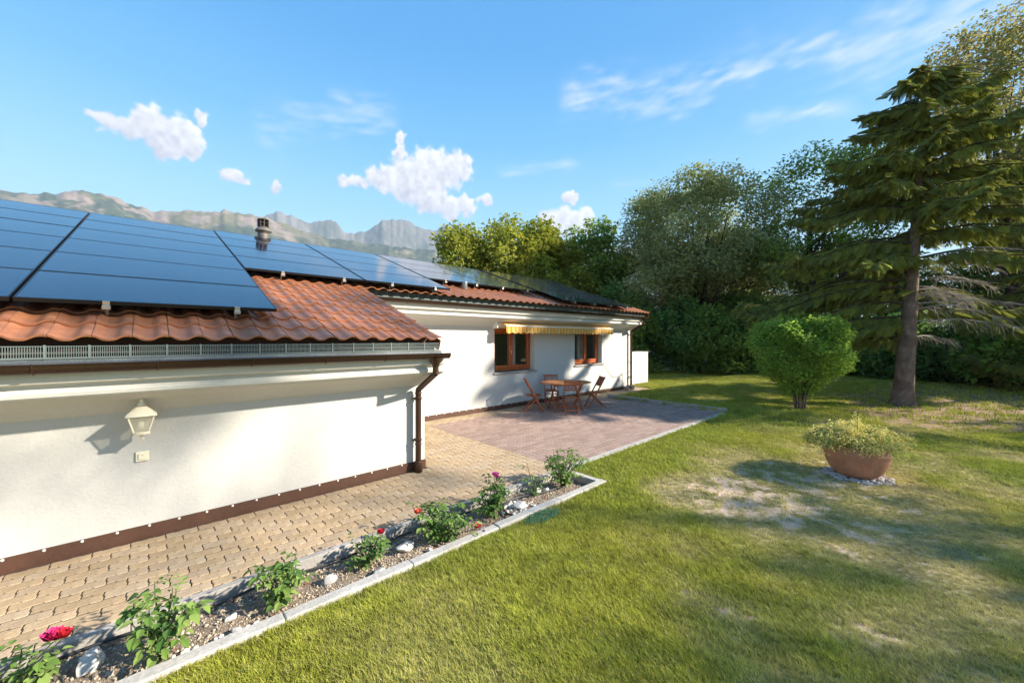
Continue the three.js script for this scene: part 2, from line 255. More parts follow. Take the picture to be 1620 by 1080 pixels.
function layPavers(name, label, inside, tints, base, group) {
  const g = setting(name, null, null, label), list = [], r = rng(name.length * 77);
  for (let j = -40; j < 60; j++) for (let i = -20; i < 60; i++) {
    const x = i * .2555 + (j & 1 ? .128 : 0), z = -8.36 + j * .1275;
    const le = inside(x - .12, z), ri = inside(x + .12, z); if (!le && !ri) continue; const cut = le && ri ? 0 : le ? -1 : 1; if (!inside(x + cut * .064, z - .058) || !inside(x + cut * .064, z + .058)) continue;
    const t = x * FWX + z * FWZ, s = x * -FWZ + z * FWX; const vis = t > .8 && Math.abs(s / t) < 1.4 && !(z < -5.4 && s / t < (3.15 * -FWZ - 5.4 * FWX) / (3.15 * FWX + 5.4 * -FWZ));
    list.push([x + cut * .064, z, vis ? t : 100 + t, r(), r(), r(), cut]);
  }
  list.sort((a, b) => a[2] - b[2]);
  const mats = tints.map(c => std(c, .93, { map: rep(tMottle, 1.7), bumpMap: rep(nGrain, 2.4), bumpScale: .0035 })), rest = [];
  list.forEach(([x, z, , a, b, c, cut], n) => {
    const k = Math.min(tints.length - 1, a * tints.length | 0), y = (b - .5) * .004, rx = (c - .5) * .012;
    if (n < 300) { const m = mesh('paver', paverShape, mats[k], g); m.position.set(x, y, z); m.rotation.set(rx, (b - .5) * .01, (a - .5) * .008); if (cut) m.scale.x = .49; }
    else { const q = paverShape.clone().scale(cut ? .49 : 1, 1, 1).rotateX(rx).translate(x, y, z), col = new Float32Array(q.attributes.position.count * 3); for (let i = 0; i < col.length; i += 3) { col[i] = tints[k].r; col[i + 1] = tints[k].g; col[i + 2] = tints[k].b; } q.setAttribute('color', new THREE.BufferAttribute(col, 3)); rest.push(muv(q)); }
  });
  if (rest.length) { const m = obj('paver_field', rest, std(0xffffff, .93, { vertexColors: true, map: rep(tMottle, 1.7), bumpMap: rep(nGrain, 2.4), bumpScale: .0035 }), g); m.userData.kind = 'stuff'; }
  obj('joint_sand', base, M.joint, g);
  return g;
}
layPavers('path', 'sandy yellow block paved path along the house wall', (x, z) => (x > -3.2 && x < 4.727 && z > -5.4 && z < -3.945) || (x > 3.15 && x < 4.727 && z > -8.42 && z <= -5.3) || (x >= 4.6 && x < 11.6 && z > -8.43 && z < -7.91) || (x >= 11.3 && x < 14.9 && z > -8.43 && z < -7.62),
  [lin(.54, .395, .245), lin(.57, .42, .27), lin(.49, .37, .25), lin(.54, .415, .285), lin(.48, .35, .215)],
  [bx(-3.2, 4.71, -.10, -.0055, -5.4, -3.94), bx(3.15, 4.71, -.10, -.00551, -8.42, -5.4), bx(4.71, 14.95, -.10, -.0055, -8.42, -7.9), bx(11.47, 14.95, -.10, -.00552, -7.9, -7.62)]);
layPavers('patio', 'dusky pink block paved patio under the garden table', (x, z) => x > 4.727 && x < 11.5 && z > -7.915 && z < -3.95,
  [lin(.40, .275, .225), lin(.43, .295, .245), lin(.36, .25, .21), lin(.41, .29, .25), lin(.45, .325, .27)], [bx(4.712, 11.47, -.10, -.00553, -7.899, -3.85)]);
// kerbs
{
  const bed = setting('bed_kerb', null, null, 'pale concrete edging between flower bed and lawn'); const r = rng(4);
  for (let x = -3.3; x < 4.6; x += 1.004) { const m = obj('kerb_stone', rbx(x, Math.min(4.72, x + 1), -.2, .012 + (r() - .5) * .008, -3.235, -3.13, .012), M.paleConcrete, bed); m.rotation.x = (r() - .5) * .006; }
  obj('kerb_stone', rbx(4.615, 4.718, -.2, .010, -3.86, -3.239, .012), M.paleConcrete, bed);
  const inn = setting('path_kerb', null, null, 'grey concrete edging between path and flower bed');
  for (let x = -3.1; x < 4.5; x += 1.003) obj('kerb_stone', rbx(x, Math.min(4.70, x + 1), -.2, .008 + (r() - .5) * .006, -3.94, -3.865, .008), M.concrete, inn);
  const pk = setting('patio_kerb', null, null, 'concrete edging round the patio');
  for (let x = 4.73; x < 11.4; x += 1.004) obj('kerb_stone', rbx(x, Math.min(11.47, x + 1), -.2, .006, -3.955, -3.835, .008), M.paleConcrete, pk);
  for (let z = -7.6; z < -3.9; z += 1.004) obj('kerb_stone', rbx(11.472, 11.54, -.2, .115, z, Math.min(-3.835, z + 1), .008), M.concrete, pk);
}
// flower bed
{
  const g = new THREE.PlaneGeometry(7.8, .66, 200, 20).rotateX(-Math.PI / 2).translate(.73, -.085, -3.55), p = g.attributes.position;
  for (let i = 0; i < p.count; i++) p.setY(i, p.getY(i) + (fbm(p.getX(i) * 5, p.getZ(i) * 5, 4, 131) - .5) * .05);
  g.computeVertexNormals();
  setting('flower_bed', muv(g), std(lin(.32, .25, .185), 1, { map: rep(tMottle, 2.5), bumpMap: rep(nGrain, 5), bumpScale: .012 }), 'gravelly soil of the rose bed');
  const peb = new THREE.IcosahedronGeometry(1, 0), n = 16000, im = new THREE.InstancedMesh(peb, std(0xffffff, .9), n), r = rng(9), m = new THREE.Matrix4(), q = new THREE.Quaternion();
  for (let i = 0; i < n; i++) {
    const x = -2.2 + r() * 6.75, z = -3.86 + r() * .61, s = .003 + r() ** 3 * .008, k = r();
    m.compose(V(x, -.088 + (fbm(x * 5, z * 5, 4, 131) - .5) * .05 + s * .6, z), q.setFromEuler(new THREE.Euler(r() * 6, r() * 6, r() * 6)), V(s * (1 + r() * .6), s * .75, s)); im.setMatrixAt(i, m);
    im.setColorAt(i, k < .55 ? lin(.36, .295, .225) : k < .8 ? lin(.44, .37, .29) : k < .93 ? lin(.27, .20, .15) : lin(.54, .49, .42));
  }
  im.name = numbered('gravel'); im.userData = { kind: 'stuff', label: 'small mixed gravel on the rose bed soil', category: 'gravel' }; scene.add(im);
}
// ---------------------------------------------------------------- the bungalow
const Z1 = -5.4, Z2 = -8.42, XC = 3.15, XE = 14.35, SL = .352, ANG = Math.atan(SL), EAVE1 = -4.82, EAVE2 = -7.70, XV = 3.08, RIDGE = -11.95;
const roofY = z => 2.03 + SL * (EAVE1 - z);
const house = thing('bungalow', 'white rendered bungalow with red tiled roof and brown plinth', 'house');
{
  const WIN = [[7.13, 8.74, 1.045, 2.30], [10.74, 12.36, 1.09, 2.30]];
  const s = new THREE.Shape([[XC - .3, -.1], [XE, -.1], [XE, 2.98], [XC - .3, 2.98]].map(p => new THREE.Vector2(...p)));
  for (const [a, b, c, d] of WIN) s.holes.push(new THREE.Path([[a, c], [a, d], [b, d], [b, c]].map(p => new THREE.Vector2(...p))));
  obj('wall', [bx(-6, XC, -.1, 1.9, Z1 - .3, Z1)], M.wall, house);
  obj('wall', [muv(new THREE.ExtrudeGeometry(s, { depth: .3, bevelEnabled: false }).translate(0, 0, Z2 - .3))], M.wall, house);
  obj('wall', [prism([[Z2, -.1], [Z1 - .301, -.1], [Z1 - .301, roofY(Z1 - .3) - .26], [Z2, roofY(Z2) - .26]], XC - .3, XC - .001, .3)], M.wall, house);
  const gable = new THREE.Shape([[-Z2 + .302, -.1], [15.6, -.1], [15.6, roofY(-8.3) - .2], [-RIDGE, roofY(RIDGE) - .15], [-Z2 + .302, roofY(Z2) - .2]].map(p => new THREE.Vector2(...p)));
  const gg = muv(new THREE.ExtrudeGeometry(gable, { depth: .3, bevelEnabled: false }).rotateY(Math.PI / 2).translate(XE - .302, 0, 0));
  obj('wall', gg, M.wall, house); obj('wall', gg.clone().translate(-20.05, 0, 0), M.wall, house);
  obj('wall', bx(-5.6, XE - .4, -.1, 3, -15.6, -15.3), M.wall, house);
  // plinth sheet with its fixing screws
  const pl = obj('plinth', [bx(-6, XC + .012, -.06, .135, Z1 + .001, Z1 + .014), bx(XC + .0, XC + .0125, -.06, .134, Z2 + .02, Z1 + .0005)], M.plinth, house);
  const pl2 = obj('plinth', [bx(XC + .013, XE + .01, -.06, .125, Z2 + .001, Z2 + .014)], M.plinth, house);
  const sg = muv(new THREE.SphereGeometry(.012, 10, 6).scale(1, 1, .6));
  for (let x = -1.6; x < 3.05; x += .2295) mesh('screw', sg, M.screw, pl).position.set(x, .122, Z1 + .016);
  for (let x = 3.4; x < XE; x += .2295) mesh('screw', sg, M.screw, pl2).position.set(x, .112, Z2 + .016);
  // moulded cornice: fascia, groove, bulge and the cove that runs into the wall
  const prof = (o, y) => [[o, y - .32], [o + .03, y - .29], [o + .09, y - .24], [o + .18, y - .185], [o + .29, y - .145], [o + .40, y - .12], [o + .45, y - .105], [o + .485, y - .075], [o + .49, y - .045], [o + .47, y - .018], [o + .44, y - .004], [o + .44, y + .02], [o + .475, y + .026], [o + .525, y + .04], [o + .535, y + .06], [o + .535, y + .15], [o, y + .15]];
  obj('cornice', prism(prof(Z1 + .001, 1.60), -6, XC + .03, .55), M.cornice, house);
  obj('cornice', prism(prof(Z2 + .001, 2.645), XC + .004, XE + .05, .55), M.cornice, house);
  // gutters
  const gut = (zc, y, x0, x1) => {
    const o = [], R = .066, T = .004; for (let i = 0; i <= 12; i++) { const a = Math.PI + i / 12 * Math.PI; o.push([zc + Math.cos(a) * R, y + Math.sin(a) * R]); }
    o.push([zc + R + .008, y + .012], [zc + R - .004, y + .016]); for (let i = 12; i >= 0; i--) { const a = Math.PI + i / 12 * Math.PI; o.push([zc + Math.cos(a) * (R - T), y + .002 + Math.sin(a) * (R - T)]); }
    const g = obj('gutter', prism(o, x0, x1, .6), M.gutter, house);
    for (let x = x0 + .3; x < x1; x += .72) { const p = []; for (let i = 0; i <= 9; i++) { const a = Math.PI * 1.02 + i / 9 * Math.PI * .98; p.push([x, y + Math.sin(a) * (R + .003), zc + Math.cos(a) * (R + .003)]); } p.push([x, y + .02, zc + R + .006]); obj('bracket', tube(p, .006, 6), M.pipe, g); }
    for (const x of [x0, x1]) obj('end_cap', [muv(new THREE.CircleGeometry(R + .002, 20, Math.PI, Math.PI).rotateY(Math.PI / 2).translate(x + (x === x1 ? .003 : -.003), y, zc))], std(M.gutter.color, .4, { metalness: .5, side: THREE.DoubleSide }), g);
    return g;
  };
  const gz1 = Z1 + .612, gz2 = Z2 + .612;
  gut(gz1, 1.785, -6, XV + .10); gut(gz2, 2.855, XV + .03, XE + .32);
  // zinc drip flashing behind each gutter, comb strips that keep birds out above it
  obj('drip_flashing', [bar([-6, 1.795, gz1 - .04], [XV + .02, 1.795, gz1 - .04], .003, .07, V(0, 1, .6)), bx(-6, XV + .02, 1.76, 1.835, gz1 - .062, gz1 - .058)], M.zinc, house);
  obj('drip_flashing', [bar([XV + .06, 2.865, gz2 - .04], [XE + .2, 2.865, gz2 - .04], .003, .07, V(0, 1, .6)), bx(XV + .06, XE + .2, 2.82, 2.905, gz2 - .062, gz2 - .058)], M.zinc, house);
  const combG = h => merge([...Array(17)].map((_, i) => bx(.012 + i * .0135, .016 + i * .0135, 0, h, -.002, .002)).concat([bx(0, .243, 0, .012, -.004, .004), bx(0, .243, h * .45, h * .45 + .004, -.003, .003), bx(0, .243, h - .006, h, -.003, .003), bx(-.002, .011, 0, h + .008, -.006, .006)]));
  const c1 = combG(.105), c2 = combG(.115);
  for (let x = XV - .02 - .245; x > -2.6; x -= .245) mesh('eave_comb', c1, M.comb, house).position.set(x, 1.838, gz1 - .052);
  for (let x = XV + .12; x < XE + .1; x += .245) mesh('eave_comb', c2, M.comb, house).position.set(x, 2.895, gz2 - .052);
  // the dark boarding behind the combs and the roof deck under the tiles
  const deck = (e, x0, x1, k) => { const q = e - .28, dk = .075, pts = [[q, roofY(q) - dk], [e - .03, roofY(e) - dk - .06], [-15.4, roofY(e) - dk - .06], [RIDGE, roofY(RIDGE) - dk]]; pts[2] = [RIDGE, roofY(RIDGE) - dk - .14]; pts[1] = [q, roofY(q) - dk - .14]; return prism(pts.reverse(), x0, x1, .3); };
  const roof = new THREE.Group(); roof.name = 'roof'; house.add(roof);
  obj('roof_deck', [deck(EAVE1, -6, XV - .03), deck(EAVE2, XV - .028, XE + .2)], M.deck, roof);
  obj('eave_board', [bx(-6, XV - .03, 1.74, 1.93, EAVE1 - .16, EAVE1 - .13), bx(XV, XE + .2, 2.70, 2.97, -7.99, -7.96)], std(lin(.025, .018, .014), .9), roof);
  const bs = [[RIDGE - .002, roofY(RIDGE) + .01], [RIDGE - .002, roofY(RIDGE) - .2], [-16.1, roofY(-7.8) - .2], [-16.1, roofY(-7.8) + .01]];
  const tileM = [lin(.50, .20, .095), lin(.53, .215, .105), lin(.46, .185, .095), lin(.48, .21, .12)].map(c => std(c, .5, { map: rep(tClay, 1.1), bumpMap: rep(nGrain, 1.5), bumpScale: .0012 }));
  obj('back_slope', prism(bs, -6, XE + .2, .3), tileM[2], roof);
  obj('verge_board', [bar([XV + .006, roofY(EAVE1) - .12, EAVE1 - .05], [XV + .006, roofY(EAVE2 - .1) - .12, EAVE2 - .1], .02, .15)], std(lin(.16, .055, .035), .6), roof);
  obj('verge_board', [bar([XE + .235, roofY(EAVE2) - .10, EAVE2 - .04], [XE + .235, roofY(RIDGE) - .10, RIDGE], .02, .16)], std(lin(.16, .055, .035), .6), roof);
  // tiles, each its own piece
  const W = .245, Lt = .435, tileG = (() => {
    const pos = [], nor = [], n = 12, pr = u => .0235 * -Math.cos(2 * Math.PI * (u - .40)) * (1 - .18 * Math.cos(4 * Math.PI * (u - .4))), top = (u, v) => [.0015 + u * (W - .003), pr(u) - .006 - .006 * (u > .985 ? 1 : 0) + .026 * (1 - v / Lt), -v], T = .019;
    const face = (a, b, c, smooth) => { pos.push(...a, ...b, ...c); const A = V(...a), N = V(...b).sub(A).cross(V(...c).sub(A)).normalize(); for (const p of [a, b, c]) { if (smooth) { const u = (p[0] - .0015) / (W - .003), h = 1e-3, s = (pr(u + h) - pr(u - h)) / (2 * h * W), m = V(-s, 1, -.06).normalize(); nor.push(m.x, m.y, m.z); } else nor.push(N.x, N.y, N.z); } };
    for (let i = 0; i < n; i++) { const u0 = i / n, u1 = (i + 1) / n, a = top(u0, 0), b = top(u1, 0), c = top(u1, Lt), d = top(u0, Lt), lo = p => [p[0], p[1] - T, p[2] - .003]; face(a, b, c, true); face(a, c, d, true); face(lo(a), lo(b), b); face(lo(a), b, a); }
    const r0 = top(1, 0), r1 = top(1, Lt), dn = p => [p[0], p[1] - T, p[2]]; face(r0, dn(r0), r1); face(dn(r0), dn(r1), r1); const l0 = top(0, 0), l1 = top(0, Lt); face(l0, l1, dn(l0)); face(dn(l0), l1, dn(l1));
    const g = new THREE.BufferGeometry(); g.setAttribute('position', new THREE.Float32BufferAttribute(pos, 3)); g.setAttribute('normal', new THREE.Float32BufferAttribute(nor, 3)); return muv(g);
  })();
  const spots = [], r = rng(21);
  for (let j = 0; j < 12; j++) for (let x = XV - W; x > -2.6; x -= W) { const z = EAVE1 - .36 * j; if (z < EAVE2 + .05 && x + W > XV + .01) continue; if ((x < 1.0 && j > 3) || (x >= 1.0 && j > 8)) continue; spots.push([x, z]); }
  for (let j = 0; j < 6; j++) for (let x = XV; x < XE + .1; x += W) { const z = EAVE2 - .36 * j; if (x < 5 && j > 1) continue; if (x > 9.5 && x < 13.0 && j > 1) continue; spots.push([x, z]); }
  spots.sort((a, b) => Math.hypot(a[0], a[1]) - Math.hypot(b[0], b[1]));
  const rest = [];
  spots.forEach(([x, z], n) => {
    const k = r() * 4 | 0, m = new THREE.Mesh(tileG, tileM[k]); m.position.set(x, roofY(z) - .03 + (r() - .5) * .004, z + (r() - .5) * .008); m.rotation.set(ANG - .055 * 0, (r() - .5) * .008, (r() - .5) * .01); m.name = 'tile'; m.castShadow = m.receiveShadow = true;
    if (n < 300) roof.add(m); else { m.updateMatrix(); rest.push(tileG.clone().applyMatrix4(m.matrix)); }
  });
  if (rest.length) obj('tile_field', rest, tileM[1], roof).userData.kind = 'stuff';
  // flue with cowl, and a short vent pipe
  const ch = obj('chimney', [lathe([[.001, -.5], [.125, -.5], [.125, .17], [.135, .175], [.135, .2], [.125, .205], [.125, .26], [.19, .30], [.195, .32], [.13, .40], [.11, .405], [.11, .41]]).translate(2.24, 4.55, -12.15)], M.chimney, roof);
  obj('cowl', [lathe([[.001, .41], [.115, .41], [.115, .43], [.001, .431]]).translate(2.24, 4.55, -12.15), lathe([[.001, .50], [.12, .50], [.12, .515], [.001, .516]]).translate(2.24, 4.55, -12.15), lathe([[.001, .60], [.13, .595], [.13, .62], [.06, .64], [.001, .641]]).translate(2.24, 4.55, -12.15), ...[...Array(8)].map((_, i) => { const a = i * Math.PI / 4; return bx(-.008, .008, 4.97, 5.15, -.03, .03).rotateY(0).translate(0, 0, .105).rotateY(a).translate(2.24, 0, -12.15); })], std(lin(.07, .06, .055), .5, { metalness: .5 }), roof);
  obj('vent_pipe', [lathe([[.001, .0], [.085, 0], [.085, .30], [.092, .302], [.092, .335], [.07, .337], [.07, .2], [.001, .2]]).translate(6.24, 3.2, -8.62)], M.zinc, roof);
  // rainwater pipes
  const pipe = (x, zg, yg, zw, xw) => {
    const p = obj('downspout', [lathe([[.042, -.13], [.045, -.10], [.085, -.02], [.09, .01]]).translate(x, yg - .06, zg), tube([[x, yg - .14, zg], [x, yg - .28, zg]], .043, 14), tube([[x, yg - .27, zg], [xw, yg - .55, zw + .10]], .043, 14), tube([[xw, yg - .545, zw + .10], [xw, .16, zw + .10]], .043, 14)], M.pipe, house);
    for (const [a, b, c] of [[x, yg - .275, zg], [mix(x, xw, .06), yg - .30, mix(zg, zw + .1, .1)], [mix(x, xw, .95), yg - .53, mix(zg, zw + .1, .95)], [xw, yg - .60, zw + .10], [xw, .42, zw + .1]]) obj('collar', lathe([[.044, -.012], [.05, -.01], [.05, .01], [.044, .012]], 16).translate(a, b, c), M.pipe, p);
    for (const y of [yg - .68, .48]) { obj('clamp', [lathe([[.044, -.014], [.052, -.014], [.052, .014], [.044, .014]], 16).translate(xw, y, zw + .10), bx(xw - .08, xw + .08, y - .008, y + .008, zw + .035, zw + .045), bx(xw - .012, xw + .012, y - .01, y + .01, zw, zw + .06)], M.gutter, p); }
    obj('boot', [lathe([[.001, 0], [.062, 0], [.062, .10], [.056, .11], [.056, .155], [.05, .165], [.044, .166]], 18).translate(xw, 0, zw + .10)], M.pipe, p);
  };
  pipe(2.97, gz1, 1.785, Z1, 2.985); pipe(XE - .03, gz2, 2.855, Z2, XE - .10);
  obj('junction_cover', [rbx(XE - .62, XE - .40, 2.27, 2.37, Z2 + .001, Z2 + .05)], M.white, house);
  // windows in deep reveals
  WIN.forEach(([a, b, c, d], wi) => {
    const w = new THREE.Group(); w.name = 'window'; house.add(w); const z = Z2 - .17, f = .075, A = a + .004, B = b - .004, C = c + .03, D = d - .004, mid = (A + B) / 2 - (wi ? .0 : .02);
    obj('frame', [rbx(A, A + f, C, D, z - .06, z, .008), rbx(B - f, B, C, D, z - .06, z, .008), rbx(A + f, B - f, C, C + f, z - .061, z - .001, .008), rbx(A + f, B - f, D - f, D, z - .061, z - .001, .008)], M.frame, w);
    for (const [p, q] of [[A + f + .004, mid - .002], [mid + .002, B - f - .004]]) {
      const s = obj('sash', [rbx(p, p + .072, C + f + .004, D - f - .004, z - .05, z + .012, .01), rbx(q - .072, q, C + f + .004, D - f - .004, z - .05, z + .012, .01), rbx(p + .072, q - .072, C + f + .004, C + f + .076, z - .049, z + .011, .01), rbx(p + .072, q - .072, D - f - .076, D - f - .004, z - .049, z + .011, .01)], M.frame, w);
      obj('pane', bx(p + .065, q - .065, C + f + .07, D - f - .07, z - .024, z - .018), M.pane, w);
    }
    obj('handle', [rbx(mid - .012, mid + .012, 1.6, 1.66, z + .012, z + .022, .003), bar([mid, 1.65, z + .03], [mid, 1.55, z + .03], .014, .014)], M.alu, w);
    obj('sill', [rbx(a - .04, b + .07, c - .04, c + .006, Z2 - .16, Z2 + .05, .006)], M.stone, w);
    obj('head_rail', [rbx(a + .01, b - .01, d - .1, d - .006, Z2 - .12, Z2 - .04, .006)], M.frame, w);
  });
  // room behind the windows
  obj('interior', [bx(3.3, 14.0, -.05, -.02, -12.2, Z2 - .32), bx(3.3, 14.0, -.05, 2.6, -12.3, -12.2), bx(3.3, 14, 2.6, 2.66, -12.2, Z2 - .32)], std(lin(.42, .36, .28), .9), house);
}
const folds = (x0, x1, y0, y1, z, n, amp, seed) => { const g = new THREE.PlaneGeometry(x1 - x0, y1 - y0, 60, 6), p = g.attributes.position, r = rng(seed)() * 6; for (let i = 0; i < p.count; i++) { const u = p.getX(i) / (x1 - x0) + .5; p.setZ(i, Math.sin(u * n * 6.283 + r) * amp + Math.sin(u * n * 2.7 + r) * amp * .6); } g.translate((x0 + x1) / 2, (y0 + y1) / 2, z); g.computeVertexNormals(); return muv(g); };
tag(obj('curtain', folds(8.02, 8.34, 1.12, 2.28, Z2 - .40, 3, .025, 3), M.curtain, scene), 'pale curtain behind the right sash of the larger awning window', 'curtain', 'window curtains');
tag(obj('curtain', folds(11.42, 11.80, 1.15, 2.28, Z2 - .40, 3, .025, 4), M.curtain, scene), 'white curtain drawn aside in the window beside the black plug', 'curtain', 'window curtains');
// ---------------------------------------------------------------- solar panels
{
  const pw = 1.985, ph = 1.03 / Math.cos(ANG), arrays = [['first', [-2.83, -.845], -5.32, 6, 1.97, ['the left column', 'the second column']], ['second', [1.135, 3.125], -7.58, 4, 1.97, ['the third column', 'the fourth column']], ['third', [5.13, 7.115], -8.66, 3, 1.97, ['the fifth column', 'the sixth column']], ['fourth', [9.30, 11.31], -7.70, 4, 2.0, ['the seventh column', 'the last column']]];
  const row = { 6: ['bottom', 'second', 'third', 'fourth', 'fifth', 'top'], 4: ['bottom', 'second', 'third', 'top'], 3: ['bottom', 'middle', 'top'] };
  const gap = .012, frameG = (w, h) => merge([bx(0, w, -.036, 0, -.022, 0), bx(0, w, -.036, 0, -h, -h + .014), bx(0, .012, -.036, .0005, -h + .0141, -.0221), bx(w - .012, w, -.036, .0005, -h + .0141, -.0221), bx(.0122, w - .0122, -.034, -.03, -h + .015, -.0225)]);
  const r = rng(31);
  for (const [, xs, z0, rows, w, cols] of arrays) {
    const fg = frameG(w - gap * .5, ph - gap), gg = bx(.0123, w - gap * .5 - .0123, -.006, -.0015, -(ph - gap) + .0143, -.0223);
    xs.forEach((x, c) => {
      for (let k = 0; k < rows; k++) {
        const z = z0 - k * 1.03, p = thing('solar_panel', `dark blue solar panel, ${row[rows][k]} row of ${cols[c]} on the roof`, 'solar panel', [x, roofY(z) + .15, z], 0, 'solar panels on the bungalow roof');
        p.rotation.x = ANG + (r() - .5) * .004;
        mesh('frame', fg, M.blackAlu, p); mesh('glass', gg, M.glassPV, p);
        if (k === 0) for (const u of [w * .28, w * .80]) {
          obj('clamp', [rbx(u - .03, u + .03, -.075, -.038, -.02, .03, .004), rbx(u - .025, u + .025, -.037, .004, .001, .012, .002)], M.alu, p);
          obj('roof_hook', [rbx(u - .012, u + .012, -.16, -.06, -.10, -.085, .003)], M.zinc, p);
        }
        obj('mounting_rail', [bx(w * .28 - .02, w * .28 + .02, -.078, -.0365, -ph + .02, -.03), bx(w * .80 - .02, w * .80 + .02, -.078, -.0365, -ph + .02, -.03)], M.alu, p);
      }
    });
  }
}
// ---------------------------------------------------------------- awning
{
  const a = thing('awning', 'yellow striped awning with scalloped valance above the two windows', 'awning', [0, 0, Z2]), x0 = 7.05, x1 = 12.50;
  obj('cassette', [prism([[.004, 2.50], [.004, 2.36], [.10, 2.33], [.17, 2.37], [.18, 2.43], [.13, 2.49], [.06, 2.515]], x0 + .05, x1 - .02, .7)], M.white, a);
  for (const x of [x0, x1 - .04]) obj('end_bracket', [rbx(x, x + .045, 2.29, 2.53, .004, .21, .02)], M.white, a);
  const tStripe = (() => { const t = tex(256, (u, v) => { const s = u * 8 % 1, f = .95 + .1 * (vn(u * 256, v * 256, 7) - .5); const c = s < .5 ? [.93, .62, .10] : s < .60 ? [.96, .86, .55] : s < .72 ? [.80, .47, .07] : [.97, .88, .60]; return c.map(q => q * f); }); return rep(t, 1 / 1.2); })();
  const fab = new THREE.MeshPhysicalMaterial({ color: 0xffffff, map: tStripe, roughness: .9, transmission: .3, thickness: 0, side: THREE.DoubleSide });
  obj('fabric', [muv(new THREE.PlaneGeometry(x1 - x0 - .22, .27, 40, 2).rotateX(-Math.PI / 2 + .36).translate((x0 + x1) / 2 + .06, 2.425, .27))], fab, a);
  obj('front_bar', [rbx(x0 + .16, x1 - .01, 2.345, 2.385, .375, .415, .015)], M.white, a);
  const n = 23, px = [], q = [], L = x1 - x0 - .18, X = x0 + .165; // valance with a scalloped hem
  const N = n * 8, pos = [], uv = [], idx = []; for (let i = 0; i <= N; i++) { const u = i / N, sc = Math.abs(Math.sin(u * n * Math.PI)), w = .006 * Math.sin(u * n * 6.283 * 1.0 + 1); for (let j = 0; j < 3; j++) { const y = [2.35, 2.27, 2.185 - .035 * sc][j]; pos.push(X + u * L, y, .40 + w * j + .004 * j); uv.push(u * L, y); } }
  for (let i = 0; i < N; i++) for (let j = 0; j < 2; j++) { const k = i * 3 + j; idx.push(k, k + 1, k + 3, k + 3, k + 1, k + 4); }
  const g = new THREE.BufferGeometry(); g.setAttribute('position', new THREE.Float32BufferAttribute(pos, 3)); g.setAttribute('uv', new THREE.Float32BufferAttribute(uv, 2)); g.setIndex(idx); g.computeVertexNormals();
  obj('valance', g, fab, a);
  for (const [p, e] of [[x0 + .35, 1], [x1 - .35, -1]]) obj('folding_arm', [bar([p, 2.36, .12], [p + e * 1.9, 2.345, .24], .03, .05, V(0, 1, 0)), bar([p + e * 1.9, 2.34, .26], [p + e * .25, 2.34, .38], .03, .04, V(0, 1, 0))], M.white, a);
}
